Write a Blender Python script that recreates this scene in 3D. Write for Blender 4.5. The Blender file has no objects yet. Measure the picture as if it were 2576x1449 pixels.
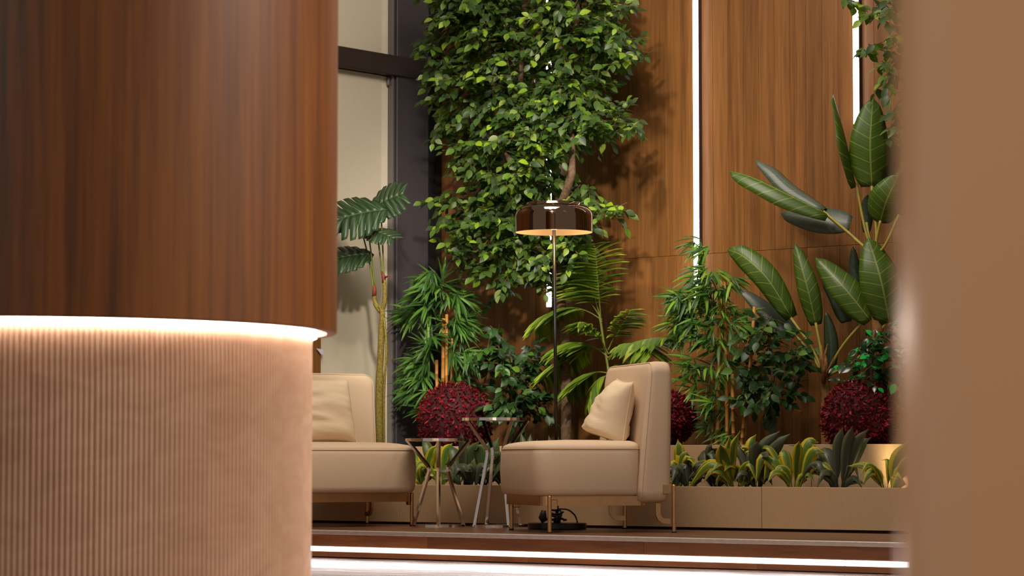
import bpy, bmesh, math, random
from mathutils import Vector, Matrix

random.seed(7)
SC = bpy.context.scene
COL = SC.collection
R = math.radians

# ------------------------------------------------------------------ camera
# World axes follow the room: X runs along the timber wall, Y points into it,
# z = 0 is the top of the raised seating platform.  Photo frame 2576 x 1449.
FPX, CX, CY, YH = 6850.0, 1288.0, 724.5, 1168.0
PITCH = math.atan((YH - CY) / FPX)
PSI = math.asin(0.6407)
EYE = Vector((0, 0, 0.327))
cam_d = bpy.data.cameras.new('camera')
cam = bpy.data.objects.new('camera', cam_d)
COL.objects.link(cam)
cam.location = EYE
cam.rotation_euler = (math.pi / 2 + PITCH, 0, PSI)
cam_d.sensor_width = 36.0
cam_d.lens = 36.0 * FPX / 2576.0
cam_d.clip_end = 200
cam_d.dof.use_dof = True
cam_d.dof.focus_distance = 13.3
cam_d.dof.aperture_fstop = 5.0
SC.camera = cam

# ------------------------------------------------------------------ world, lights, exposure
w = bpy.data.worlds.new('world')
SC.world = w
w.use_nodes = True
bg = w.node_tree.nodes['Background']
bg.inputs[0].default_value = (1.0, 0.87, 0.76, 1)
bg.inputs[1].default_value = 0.27


def area(name, loc, target, size, power, color, size_y=None, spread=180):
    d = bpy.data.lights.new(name, 'AREA')
    d.energy = power
    d.color = color
    d.shape = 'RECTANGLE'
    d.size = size
    d.size_y = size_y or size
    d.spread = R(spread)
    o = bpy.data.objects.new(name, d)
    COL.objects.link(o)
    o.location = loc
    o.rotation_euler = (Vector(target) - Vector(loc)).to_track_quat('-Z', 'Y').to_euler()
    return o


def spot(name, loc, target, power, color, angle=40, blend=0.6, radius=0.05):
    d = bpy.data.lights.new(name, 'SPOT')
    d.energy = power
    d.color = color
    d.spot_size = R(angle)
    d.spot_blend = blend
    d.shadow_soft_size = radius
    o = bpy.data.objects.new(name, d)
    COL.objects.link(o)
    o.location = loc
    o.rotation_euler = (Vector(target) - Vector(loc)).to_track_quat('-Z', 'Y').to_euler()
    return o


WARM = (1.0, 0.88, 0.76)
NEUT = (1.0, 0.90, 0.78)
# ceiling luminaires of the lobby (out of frame above) plus an added fill
area('ceiling_panel_seating', (-8.1, 9.5, 4.2), (-8.4, 10.1, 0.0), 1.5, 120, WARM, 1.5)
area('ceiling_panel_lobby', (-2.4, 8.4, 4.0), (-5.4, 6.6, 0.8), 1.8, 88, WARM, 1.8, 88)
area('entrance_fill_panel', (-1.6, -1.2, 4.2), (-3.2, 4.0, 0.6), 2.0, 66, WARM, 2.0)  # unseen fill light added to brighten column and pillar fronts
# track spots aimed at the greenery, with added fills for pillar and wall
spot('track_spot_ficus', (-7.6, 8.6, 4.1), (-9.4, 11.8, 1.7), 400, NEUT, 44, 0.9, 0.12)
spot('track_spot_bamboo', (-8.9, 8.8, 4.1), (-10.3, 11.6, 0.66), 170, (0.94, 1.0, 0.80), 20, 0.9, 0.08)
spot('pillar_fill_spot', (-1.5, -0.1, 4.1), (-0.8, 1.8, 0.9), 95, WARM, 40, 0.9, 0.1)  # added unseen spot that only brightens the near pillar
spot('wall_fill_spot', (-6.4, 7.2, 3.4), (-10.1, 12.1, 1.15), 1050, NEUT, 26, 0.9, 0.12)  # added frontal wash lifting the dark wall under the ficus crown
spot('track_spot_banana', (-5.6, 9.0, 4.1), (-7.7, 11.8, 1.75), 90, NEUT, 26, 0.9, 0.08)

SC.view_settings.view_transform = 'Standard'
SC.view_settings.look = 'None'
SC.view_settings.exposure = 0.0
SC.view_settings.gamma = 1.0
SC.view_settings.use_curve_mapping = False


# ------------------------------------------------------------------ picking real positions
def ray(u, v):
    x = (u - CX) / FPX
    y = -(v - CY) / FPX
    f = math.cos(PITCH) - y * math.sin(PITCH)
    z = math.sin(PITCH) + y * math.cos(PITCH)
    return Vector((math.cos(PSI) * x - math.sin(PSI) * f, math.sin(PSI) * x + math.cos(PSI) * f, z))


def on_y(u, v, Y):
    d = ray(u, v)
    return EYE + d * (Y / d.y)


def on_x(u, v, X):
    d = ray(u, v)
    return EYE + d * (X / d.x)


def on_z(u, v, Z=0.0):
    d = ray(u, v)
    return EYE + d * ((Z - EYE.z) / d.z)


def mpp(Y, u=1500):                       # metres per photo pixel at depth plane Y
    p = on_y(u, 1168, Y)
    return (p - EYE).length / FPX


TOCAM = Vector((math.sin(PSI), -math.cos(PSI), 0))
RIGHT = Vector((math.cos(PSI), math.sin(PSI), 0))


# ------------------------------------------------------------------ object helpers
def link(o, parent=None):
    COL.objects.link(o)
    if parent is not None:
        o.parent = parent
    return o


def mesh_obj(name, verts, faces, mat, parent=None, smooth=False, loc=None, rot=None, uvs=None):
    me = bpy.data.meshes.new(name)
    me.from_pydata([tuple(v) for v in verts], [], faces)
    if mat:
        me.materials.append(mat)
    if smooth:
        me.polygons.foreach_set('use_smooth', [True] * len(me.polygons))
    if uvs:
        l = me.uv_layers.new(name='UVMap')
        for lp in me.loops:
            l.data[lp.index].uv = uvs[lp.vertex_index]
    me.update()
    o = bpy.data.objects.new(name, me)
    if loc is not None:
        o.location = loc
    if rot is not None:
        o.rotation_euler = rot
    return link(o, parent)


def empty(name, loc=(0, 0, 0), rz=0.0):
    o = bpy.data.objects.new(name, None)
    o.location = loc
    o.rotation_euler = (0, 0, rz)
    o.empty_display_size = 0.1
    return link(o)


def tag(o, label=None, cat=None, group=None, kind=None):
    if label:
        o['label'] = label
    if cat:
        o['category'] = cat
    if group:
        o['group'] = group
    if kind:
        o['kind'] = kind
    return o


def inst(name, me, parent, mat4=None):
    o = bpy.data.objects.new(name, me)
    link(o, parent)
    if mat4 is not None:
        o.matrix_local = mat4
    return o


def bm_mesh(name, bm, mat, parent=None, smooth=False, loc=None, rot=None):
    me = bpy.data.meshes.new(name)
    bm.normal_update()
    bm.to_mesh(me)
    bm.free()
    if mat:
        me.materials.append(mat)
    if smooth:
        me.polygons.foreach_set('use_smooth', [True] * len(me.polygons))
    o = bpy.data.objects.new(name, me)
    if loc is not None:
        o.location = loc
    if rot is not None:
        o.rotation_euler = rot
    return link(o, parent)


def box(name, lo, hi, mat, parent=None, bevel=0.0, segs=1, centre=False):
    """axis-aligned box; with centre=True its origin sits at the box centre"""
    lo, hi = Vector(lo), Vector(hi)
    c = (lo + hi) / 2
    bm = bmesh.new()
    bmesh.ops.create_cube(bm, size=1.0)
    for v in bm.verts:
        v.co = Vector((v.co.x * (hi.x - lo.x), v.co.y * (hi.y - lo.y), v.co.z * (hi.z - lo.z)))
        if not centre:
            v.co += c
    if bevel > 0:
        bmesh.ops.bevel(bm, geom=list(bm.edges), offset=bevel, segments=segs, affect='EDGES', profile=0.6)
    return bm_mesh(name, bm, mat, parent, smooth=False, loc=c if centre else None)


def tube_geo(path, radii, sides=8, caps=True):
    pts = [Vector(p) for p in path]
    if not isinstance(radii, (list, tuple)):
        radii = [radii] * len(pts)
    verts, faces = [], []
    prev = None
    for i, p in enumerate(pts):
        a = pts[max(i - 1, 0)]
        b = pts[min(i + 1, len(pts) - 1)]
        t = (b - a).normalized()
        if prev is None:
            ref = Vector((0, 0, 1)) if abs(t.z) < 0.9 else Vector((1, 0, 0))
            n = t.cross(ref).normalized()
        else:
            n = (prev - t * prev.dot(t)).normalized()
        prev = n
        b2 = t.cross(n)
        for k in range(sides):
            an = 2 * math.pi * k / sides
            verts.append(p + (n * math.cos(an) + b2 * math.sin(an)) * radii[i])
    for i in range(len(pts) - 1):
        for k in range(sides):
            k2 = (k + 1) % sides
            faces.append((i * sides + k, i * sides + k2, (i + 1) * sides + k2, (i + 1) * sides + k))
    if caps:
        faces.append(tuple(range(sides - 1, -1, -1)))
        faces.append(tuple((len(pts) - 1) * sides + k for k in range(sides)))
    return verts, faces


def tube(name, path, radii, mat, parent=None, sides=8, smooth=True):
    v, f = tube_geo(path, radii, sides)
    return mesh_obj(name, v, f, mat, parent, smooth)


def smooth_path(pts, n=6):
    """Catmull-Rom through the points"""
    P = [Vector(p) for p in pts]
    if len(P) < 3:
        return [P[0].lerp(P[-1], i / n) for i in range(n + 1)]
    E2 = [P[0] * 2 - P[1]] + P + [P[-1] * 2 - P[-2]]
    out = []
    for i in range(1, len(E2) - 2):
        a, b, c, d = E2[i - 1], E2[i], E2[i + 1], E2[i + 2]
        for k in range(n):
            t = k / n
            out.append(0.5 * ((2 * b) + (c - a) * t + (2 * a - 5 * b + 4 * c - d) * t * t + (3 * b - a - 3 * c + d) * t ** 3))
    out.append(P[-1])
    return out


def lathe(name, prof, mat, parent=None, n=48, smooth=True, loc=None, closed=False):
    verts, faces = [], []
    if smooth:                       # support rings keep long straight runs shading straight
        p2 = [prof[0]]
        for (r0, z0), (r1, z1) in zip(prof[:-1], prof[1:]):
            L = math.hypot(r1 - r0, z1 - z0)
            if L > 0.02:
                e = 0.0015 / L
                p2 += [(r0 + (r1 - r0) * e, z0 + (z1 - z0) * e), (r1 + (r0 - r1) * e, z1 + (z0 - z1) * e)]
            p2.append((r1, z1))
        prof = p2
    m = len(prof)
    for k in range(n):
        a = 2 * math.pi * k / n
        for r, z in prof:
            verts.append((r * math.cos(a), r * math.sin(a), z))
    for k in range(n):
        k2 = (k + 1) % n
        for i in range(m - 1):
            faces.append((k * m + i, k2 * m + i, k2 * m + i + 1, k * m + i + 1))
        if closed:
            faces.append((k * m + m - 1, k2 * m + m - 1, k2 * m, k * m))
    return mesh_obj(name, verts, faces, mat, parent, smooth, loc)


def loops_geo(loops, cap0=True, cap1=True):
    verts, faces = [], []
    n = len(loops[0])
    for l in loops:
        verts += l
    for i in range(len(loops) - 1):
        for k in range(n):
            k2 = (k + 1) % n
            faces.append((i * n + k, i * n + k2, (i + 1) * n + k2, (i + 1) * n + k))
    if cap0:
        faces.append(tuple(range(n - 1, -1, -1)))
    if cap1:
        faces.append(tuple((len(loops) - 1) * n + k for k in range(n)))
    return verts, faces


def rrect(x0, x1, y0, y1, r, seg=6):
    pts = []
    for cx, cy, a0 in ((x1 - r, y1 - r, 0), (x0 + r, y1 - r, 90), (x0 + r, y0 + r, 180), (x1 - r, y0 + r, 270)):
        for k in range(seg + 1):
            a = R(a0 + 90 * k / seg)
            pts.append((cx + r * math.cos(a), cy + r * math.sin(a)))
    return pts


# ------------------------------------------------------------------ materials
def srgb(r, g, b):
    def f(c):
        c /= 255.0
        return c / 12.92 if c <= 0.04045 else ((c + 0.055) / 1.055) ** 2.4
    return (f(r), f(g), f(b), 1.0)


def newmat(name):
    m = bpy.data.materials.new(name)
    m.use_nodes = True
    nt = m.node_tree
    return m, nt, nt.nodes['Principled BSDF']


def N(nt, typ, **kw):
    n = nt.nodes.new(typ)
    for k, v in kw.items():
        setattr(n, k, v)
    return n


def setin(n, **kw):
    for k, v in kw.items():
        n.inputs[k.replace('_', ' ')].default_value = v


def ramp(nt, stops, fac=None):
    n = nt.nodes.new('ShaderNodeValToRGB')
    el = n.color_ramp.elements
    while len(el) < len(stops):
        el.new(0.5)
    for e, (p, c) in zip(el, stops):
        e.position = p
        e.color = c
    if fac is not None:
        nt.links.new(fac, n.inputs[0])
    return n


def plain(name, col, rough=0.5, metal=0.0, spec=0.5, noise=0.0, nscale=40, bump=0.0, coat=0.0):
    m, nt, p = newmat(name)
    setin(p, Roughness=rough, Metallic=metal)
    p.inputs['Specular IOR Level'].default_value = spec
    p.inputs['Base Color'].default_value = col
    if coat:
        p.inputs['Coat Weight'].default_value = coat
        p.inputs['Coat Roughness'].default_value = 0.1
    if noise or bump:
        tc = N(nt, 'ShaderNodeTexCoord')
        nz = N(nt, 'ShaderNodeTexNoise')
        nz.inputs['Scale'].default_value = nscale
        nz.inputs['Detail'].default_value = 4
        nt.links.new(tc.outputs['Object'], nz.inputs['Vector'])
        if noise:
            lo = tuple(c * (1 - noise) for c in col[:3]) + (1,)
            hi = tuple(min(1, c * (1 + noise)) for c in col[:3]) + (1,)
            rp = ramp(nt, [(0.3, lo), (0.7, hi)], nz.outputs['Fac'])
            nt.links.new(rp.outputs[0], p.inputs['Base Color'])
        if bump:
            b = N(nt, 'ShaderNodeBump')
            b.inputs['Strength'].default_value = bump
            b.inputs['Distance'].default_value = 0.004
            nt.links.new(nz.outputs['Fac'], b.inputs['Height'])
            nt.links.new(b.outputs[0], p.inputs['Normal'])
    return m


def emission(name, col, strength):
    m = bpy.data.materials.new(name)
    m.use_nodes = True
    nt = m.node_tree
    nt.nodes.remove(nt.nodes['Principled BSDF'])
    e = N(nt, 'ShaderNodeEmission')
    e.inputs[0].default_value = col
    e.inputs[1].default_value = strength
    nt.links.new(e.outputs[0], nt.nodes['Material Output'].inputs[0])
    return m


def wood(name, dark, mid, light, along='Z', fine=60, rough=0.4, tone=0.25, coat=0.0, stretch=0.04, big=3.0):
    """straight-grained veneer: noise stretched along one axis, tone per piece"""
    m, nt, p = newmat(name)
    tc = N(nt, 'ShaderNodeTexCoord')
    oi = N(nt, 'ShaderNodeObjectInfo')
    off = N(nt, 'ShaderNodeVectorMath', operation='SCALE')
    off.inputs[0].default_value = (37.0, 19.0, 53.0)
    nt.links.new(oi.outputs['Random'], off.inputs['Scale'])
    add = N(nt, 'ShaderNodeVectorMath', operation='ADD')
    nt.links.new(tc.outputs['Object'], add.inputs[0])
    nt.links.new(off.outputs[0], add.inputs[1])
    s = {'X': (stretch, 1, 1), 'Y': (1, stretch, 1), 'Z': (1, 1, stretch)}[along]
    mp = N(nt, 'ShaderNodeMapping')
    mp.inputs['Scale'].default_value = s
    nt.links.new(add.outputs[0], mp.inputs['Vector'])
    n1 = N(nt, 'ShaderNodeTexNoise')
    setin(n1, Scale=fine, Detail=5.0, Roughness=0.6)
    nt.links.new(mp.outputs[0], n1.inputs['Vector'])
    n2 = N(nt, 'ShaderNodeTexNoise')
    setin(n2, Scale=fine / 6.0 * big / 3.0, Detail=3.0, Distortion=0.6)
    nt.links.new(mp.outputs[0], n2.inputs['Vector'])
    mx = N(nt, 'ShaderNodeMix', data_type='FLOAT')
    mx.inputs[0].default_value = 0.55
    nt.links.new(n1.outputs['Fac'], mx.inputs[2])
    nt.links.new(n2.outputs['Fac'], mx.inputs[3])
    rp = ramp(nt, [(0.33, dark), (0.5, mid), (0.68, light)], mx.outputs[0])
    mr = N(nt, 'ShaderNodeMapRange')
    setin(mr, To_Min=1.0 - tone, To_Max=1.0 + tone)
    nt.links.new(oi.outputs['Random'], mr.inputs[0])
    hs = N(nt, 'ShaderNodeHueSaturation')
    nt.links.new(rp.outputs[0], hs.inputs['Color'])
    nt.links.new(mr.outputs[0], hs.inputs['Value'])
    nt.links.new(hs.outputs[0], p.inputs['Base Color'])
    setin(p, Roughness=rough)
    if coat:
        p.inputs['Coat Weight'].default_value = coat
        p.inputs['Coat Roughness'].default_value = 0.18
    b = N(nt, 'ShaderNodeBump')
    b.inputs['Strength'].default_value = 0.12
    b.inputs['Distance'].default_value = 0.002
    nt.links.new(n1.outputs['Fac'], b.inputs['Height'])
    nt.links.new(b.outputs[0], p.inputs['Normal'])
    return m


def leafmat(name, stops, transl=0.3, rough=0.42, spec=0.4, tcol=None):
    """stops over a per-leaf random value (object random + face attribute)"""
    m, nt, p = newmat(name)
    oi = N(nt, 'ShaderNodeObjectInfo')
    at = N(nt, 'ShaderNodeAttribute', attribute_name='rnd')
    ad = N(nt, 'ShaderNodeMath', operation='ADD')
    nt.links.new(oi.outputs['Random'], ad.inputs[0])
    nt.links.new(at.outputs['Fac'], ad.inputs[1])
    fr = N(nt, 'ShaderNodeMath', operation='FRACT')
    nt.links.new(ad.outputs[0], fr.inputs[0])
    rp = ramp(nt, stops, fr.outputs[0])
    nt.links.new(rp.outputs[0], p.inputs['Base Color'])
    setin(p, Roughness=rough)
    p.inputs['Specular IOR Level'].default_value = spec
    tr = N(nt, 'ShaderNodeBsdfTranslucent')
    if tcol:
        tr.inputs[0].default_value = tcol
    else:
        g = N(nt, 'ShaderNodeMix', data_type='RGBA', blend_type='MULTIPLY')
        g.inputs[0].default_value = 1.0
        g.inputs[7].default_value = (1.5, 1.5, 0.6, 1)
        nt.links.new(rp.outputs[0], g.inputs[6])
        nt.links.new(g.outputs[2], tr.inputs[0])
    ms = N(nt, 'ShaderNodeMixShader')
    ms.inputs[0].default_value = transl
    nt.links.new(p.outputs[0], ms.inputs[1])
    nt.links.new(tr.outputs[0], ms.inputs[2])
    nt.links.new(ms.outputs[0], nt.nodes['Material Output'].inputs[0])
    return m


M = {}
M['wall_wood'] = wood('wall_veneer', srgb(98, 61, 27), srgb(127, 83, 40), srgb(148, 100, 54), 'Z', 70, 0.42, 0.10)
M['drum_wood'] = wood('drum_veneer', srgb(62, 30, 0), srgb(106, 57, 4), srgb(132, 78, 12), 'Z', 46, 0.45, 0.0, 0.0, 0.03, 3.6)
M['deck_wood'] = wood('deck_board', srgb(70, 44, 28), srgb(104, 68, 44), srgb(128, 88, 60), 'X', 50, 0.30, 0.12, 0.0, 0.08)
M['riser_wood'] = wood('riser_board', srgb(112, 70, 42), srgb(150, 98, 60), srgb(174, 120, 78), 'X', 36, 0.38, 0.24, 0.0, 0.10)
M['dark'] = plain('dark_void', srgb(16, 12, 10), 0.8)
M['core'] = plain('wall_core', srgb(40, 24, 14), 0.7)
M['alu'] = plain('aluminium_nosing', srgb(196, 186, 176), 0.42, 0.2, noise=0.08, nscale=30)
M['plaster'] = plain('planter_panel', srgb(190, 158, 120), 0.55, noise=0.04, nscale=60, bump=0.04)
M['soil'] = plain('soil', srgb(30, 22, 16), 0.95, noise=0.4, nscale=60, bump=0.6)
M['frame_dark'] = plain('dark_window_frame', srgb(72, 66, 68), 0.5, 0.0, noise=0.05, nscale=80)
M['frame_edge'] = plain('grey_channel', srgb(105, 100, 98), 0.45)
M['frame_brown'] = plain('dark_transom', srgb(58, 46, 42), 0.45)
M['blind'] = plain('blind_fabric', srgb(216, 204, 180), 0.8, noise=0.03, nscale=200, bump=0.03)
M['blind_lit'] = plain('white_panel_and_leak', srgb(232, 220, 196), 0.7)  # panel white, also used for the light leak strip
M['fabric'] = plain('beige_upholstery', srgb(212, 187, 158), 0.9, 0, 0.2, noise=0.07, nscale=420, bump=0.25)
M['cushion'] = plain('cream_cotton', srgb(226, 204, 172), 0.9, 0, 0.2, noise=0.05, nscale=300, bump=0.15)
M['bronze'] = plain('brushed_bronze', srgb(200, 160, 114), 0.30, 1.0, noise=0.06, nscale=20)
M['chrome'] = plain('polished_nickel', srgb(232, 228, 224), 0.12, 1.0)
M['glass_dark'] = plain('smoked_glass_top', srgb(22, 20, 19), 0.04, 0.0, 0.7)
M['rubber'] = plain('black_rubber', srgb(18, 17, 17), 0.6)
M['black_metal'] = plain('black_metal', srgb(20, 18, 17), 0.3, 0.0)
M['lamp_metal'] = plain('black_nickel_shade', srgb(134, 112, 92), 0.06, 1.0)
M['lamp_inner'] = plain('cream_reflector', srgb(200, 180, 152), 0.6)
M['bark'] = plain('ficus_bark', srgb(112, 88, 66), 0.85, noise=0.35, nscale=60, bump=0.5)
M['twig'] = plain('twig_brown', srgb(92, 74, 40), 0.8)
M['cane'] = plain('bamboo_cane', srgb(178, 124, 52), 0.5, noise=0.2, nscale=30)
M['moss'] = plain('mossy_trunk', srgb(122, 106, 40), 0.95, noise=0.4, nscale=90, bump=0.7)
M['petiole'] = plain('green_petiole', srgb(112, 124, 42), 0.5)
M['sheath'] = plain('red_brown_sheath', srgb(120, 44, 26), 0.7)
M['fibre'] = plain('banana_trunk', srgb(132, 92, 46), 0.8, noise=0.45, nscale=35, bump=0.6)
M['stalk'] = plain('banana_stalk', srgb(150, 138, 56), 0.5, noise=0.15, nscale=20)
M['led'] = emission('white_led_diffuser', (1.0, 0.97, 0.98, 1), 9.0)
M['led_step'] = emission('white_led_step', (1.0, 0.95, 0.94, 1), 6.5)
M['led_ring'] = emission('warm_led_ring', (1.0, 0.88, 0.78, 1), 26.0)
M['profile'] = plain('led_profile', srgb(70, 60, 66), 0.4, 0.5)
M['pillar'] = plain('pillar_stone', srgb(212, 166, 122), 0.22, noise=0.03, nscale=3)
M['pillar_low'] = plain('pillar_polished', srgb(208, 165, 123), 0.2, noise=0.03, nscale=3)

M['leaf_ficus'] = leafmat('ficus_leaf', [(0.0, srgb(46, 68, 32)), (0.40, srgb(60, 86, 36)), (0.66, srgb(76, 104, 38)),
                                        (0.82, srgb(100, 136, 38)), (0.92, srgb(150, 178, 44)), (1.0, srgb(110, 122, 88))], 0.28)
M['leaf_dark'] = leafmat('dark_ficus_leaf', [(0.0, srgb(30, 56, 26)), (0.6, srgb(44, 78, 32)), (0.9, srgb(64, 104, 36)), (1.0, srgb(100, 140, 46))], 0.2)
M['leaf_gloss'] = leafmat('glossy_ficus_leaf', [(0.0, srgb(22, 50, 24)), (0.80, srgb(34, 70, 30)), (0.84, srgb(36, 168, 70)), (1.0, srgb(40, 190, 80))], 0.15, 0.25, 0.6)  # emerald stops paint green light onto a few leaves
M['leaf_bamboo'] = leafmat('bamboo_leaf', [(0.0, srgb(42, 72, 32)), (0.5, srgb(66, 108, 40)), (0.85, srgb(92, 138, 50)), (1.0, srgb(124, 164, 66))], 0.3)
M['leaf_bamboo_y'] = leafmat('bamboo_leaf_olive', [(0.0, srgb(40, 74, 22)), (0.5, srgb(62, 104, 28)), (0.85, srgb(96, 146, 36)), (1.0, srgb(140, 184, 60))], 0.3)
M['leaf_palm'] = leafmat('palm_leaflet', [(0.0, srgb(74, 104, 30)), (0.5, srgb(106, 138, 38)), (0.85, srgb(144, 168, 50)), (1.0, srgb(166, 180, 74))], 0.3)
M['leaf_red'] = leafmat('red_box_leaf', [(0.0, srgb(70, 6, 16)), (0.5, srgb(106, 11, 25)), (0.9, srgb(142, 24, 38)), (1.0, srgb(150, 36, 44))], 0.12, 0.55, 0.2)
M['ball_core'] = plain('ball_core', srgb(52, 8, 14), 0.9)


def veinleaf(name, base, light, vein, under=None, freq=26.0, transl=0.22):
    """broad leaf: midrib and slanted side veins drawn from the leaf's own UV (print on an artificial leaf)"""
    m, nt, p = newmat(name)
    uv = N(nt, 'ShaderNodeUVMap')
    sp = N(nt, 'ShaderNodeSeparateXYZ')
    nt.links.new(uv.outputs[0], sp.inputs[0])
    ax = N(nt, 'ShaderNodeMath', operation='ABSOLUTE')
    nt.links.new(sp.outputs[0], ax.inputs[0])
    # side veins: y*freq - |x|*6
    a = N(nt, 'ShaderNodeMath', operation='MULTIPLY')
    a.inputs[1].default_value = freq
    nt.links.new(sp.outputs[1], a.inputs[0])
    b = N(nt, 'ShaderNodeMath', operation='MULTIPLY')
    b.inputs[1].default_value = 3.0
    nt.links.new(ax.outputs[0], b.inputs[0])
    c = N(nt, 'ShaderNodeMath', operation='SUBTRACT')
    nt.links.new(a.outputs[0], c.inputs[0])
    nt.links.new(b.outputs[0], c.inputs[1])
    fr = N(nt, 'ShaderNodeMath', operation='PINGPONG')
    fr.inputs[1].default_value = 0.5
    nt.links.new(c.outputs[0], fr.inputs[0])
    rp = ramp(nt, [(0.0, light), (0.5, base), (1.0, base)])
    ml = N(nt, 'ShaderNodeMath', operation='MULTIPLY')
    ml.inputs[1].default_value = 2.0
    nt.links.new(fr.outputs[0], ml.inputs[0])
    nt.links.new(ml.outputs[0], rp.inputs[0])
    # coarse pale veins: every 4th
    d = N(nt, 'ShaderNodeMath', operation='MULTIPLY')
    d.inputs[1].default_value = 0.28
    nt.links.new(c.outputs[0], d.inputs[0])
    fr2 = N(nt, 'ShaderNodeMath', operation='PINGPONG')
    fr2.inputs[1].default_value = 0.5
    nt.links.new(d.outputs[0], fr2.inputs[0])
    lt = N(nt, 'ShaderNodeMath', operation='LESS_THAN')
    lt.inputs[1].default_value = 0.028
    nt.links.new(fr2.outputs[0], lt.inputs[0])
    mid = N(nt, 'ShaderNodeMath', operation='LESS_THAN')
    mid.inputs[1].default_value = 0.045
    nt.links.new(ax.outputs[0], mid.inputs[0])
    mx = N(nt, 'ShaderNodeMath', operation='MAXIMUM')
    nt.links.new(lt.outputs[0], mx.inputs[0])
    nt.links.new(mid.outputs[0], mx.inputs[1])
    mc = N(nt, 'ShaderNodeMix', data_type='RGBA')
    nt.links.new(mx.outputs[0], mc.inputs[0])
    nt.links.new(rp.outputs[0], mc.inputs[6])
    mc.inputs[7].default_value = vein
    nt.links.new(mc.outputs[2], p.inputs['Base Color'])
    setin(p, Roughness=0.42)
    tr = N(nt, 'ShaderNodeBsdfTranslucent')
    tr.inputs[0].default_value = light
    ms = N(nt, 'ShaderNodeMixShader')
    ms.inputs[0].default_value = transl
    nt.links.new(p.outputs[0], ms.inputs[1])
    nt.links.new(tr.outputs[0], ms.inputs[2])
    nt.links.new(ms.outputs[0], nt.nodes['Material Output'].inputs[0])
    return m


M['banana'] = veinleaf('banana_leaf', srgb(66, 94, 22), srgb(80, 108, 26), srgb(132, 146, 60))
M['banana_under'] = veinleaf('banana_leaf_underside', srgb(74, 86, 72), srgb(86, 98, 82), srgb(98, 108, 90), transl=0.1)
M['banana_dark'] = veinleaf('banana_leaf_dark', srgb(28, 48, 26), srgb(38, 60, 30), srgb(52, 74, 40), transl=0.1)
M['monstera'] = veinleaf('monstera_leaf', srgb(40, 62, 36), srgb(58, 82, 48), srgb(86, 108, 70), freq=9.0, transl=0.1)


def cordyleaf(name, centre, edge, streak, transl=0.2):
    m, nt, p = newmat(name)
    uv = N(nt, 'ShaderNodeUVMap')
    sp = N(nt, 'ShaderNodeSeparateXYZ')
    nt.links.new(uv.outputs[0], sp.inputs[0])
    ax = N(nt, 'ShaderNodeMath', operation='ABSOLUTE')
    nt.links.new(sp.outputs[0], ax.inputs[0])
    mp = N(nt, 'ShaderNodeMapping')
    mp.inputs['Scale'].default_value = (3.0, 1.1, 1.0)
    oi = N(nt, 'ShaderNodeObjectInfo')
    nt.links.new(uv.outputs[0], mp.inputs['Vector'])
    cb = N(nt, 'ShaderNodeCombineXYZ')
    sc = N(nt, 'ShaderNodeMath', operation='MULTIPLY')
    sc.inputs[1].default_value = 31.0
    nt.links.new(oi.outputs['Random'], sc.inputs[0])
    nt.links.new(sc.outputs[0], cb.inputs[0])
    nt.links.new(cb.outputs[0], mp.inputs['Location'])
    nz = N(nt, 'ShaderNodeTexNoise')
    setin(nz, Scale=3.0, Detail=3.0)
    nt.links.new(mp.outputs[0], nz.inputs['Vector'])
    ad = N(nt, 'ShaderNodeMath', operation='MULTIPLY_ADD')
    ad.inputs[1].default_value = 0.9
    nt.links.new(nz.outputs['Fac'], ad.inputs[0])
    nt.links.new(ax.outputs[0], ad.inputs[2])
    rp = ramp(nt, [(0.36, streak), (0.55, centre), (0.92, centre), (1.0, edge)], ad.outputs[0])
    nt.links.new(rp.outputs[0], p.inputs['Base Color'])
    setin(p, Roughness=0.45)
    tr = N(nt, 'ShaderNodeBsdfTranslucent')
    nt.links.new(rp.outputs[0], tr.inputs[0])
    ms = N(nt, 'ShaderNodeMixShader')
    ms.inputs[0].default_value = transl
    nt.links.new(p.outputs[0], ms.inputs[1])
    nt.links.new(tr.outputs[0], ms.inputs[2])
    nt.links.new(ms.outputs[0], nt.nodes['Material Output'].inputs[0])
    return m


M['cordy_yellow'] = cordyleaf('variegated_leaf', srgb(92, 122, 36), srgb(196, 176, 40), srgb(66, 96, 36))
M['cordy_dark'] = cordyleaf('dark_purple_leaf', srgb(64, 70, 52), srgb(84, 92, 62), srgb(84, 52, 78), 0.1)
M['cordy_green'] = cordyleaf('dark_green_leaf', srgb(58, 78, 40), srgb(84, 96, 50), srgb(84, 44, 84), 0.12)


def floor_mat():
    m, nt, p = newmat('polished_floor')
    tc = N(nt, 'ShaderNodeTexCoord')
    mp = N(nt, 'ShaderNodeMapping')
    mp.inputs['Scale'].default_value = (0.6, 5.0, 1)
    nt.links.new(tc.outputs['Object'], mp.inputs['Vector'])
    nz = N(nt, 'ShaderNodeTexNoise')
    setin(nz, Scale=3.0, Detail=6.0, Roughness=0.6, Distortion=0.8)
    nt.links.new(mp.outputs[0], nz.inputs['Vector'])
    rp = ramp(nt, [(0.35, srgb(120, 92, 84)), (0.6, srgb(178, 150, 138))], nz.outputs['Fac'])
    nt.links.new(rp.outputs[0], p.inputs['Base Color'])
    rr = ramp(nt, [(0.3, (0.10, 0.10, 0.10, 1)), (0.7, (0.2, 0.2, 0.2, 1))], nz.outputs['Fac'])
    nt.links.new(rr.outputs[0], p.inputs['Roughness'])
    return m


M['floor'] = floor_mat()


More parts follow.
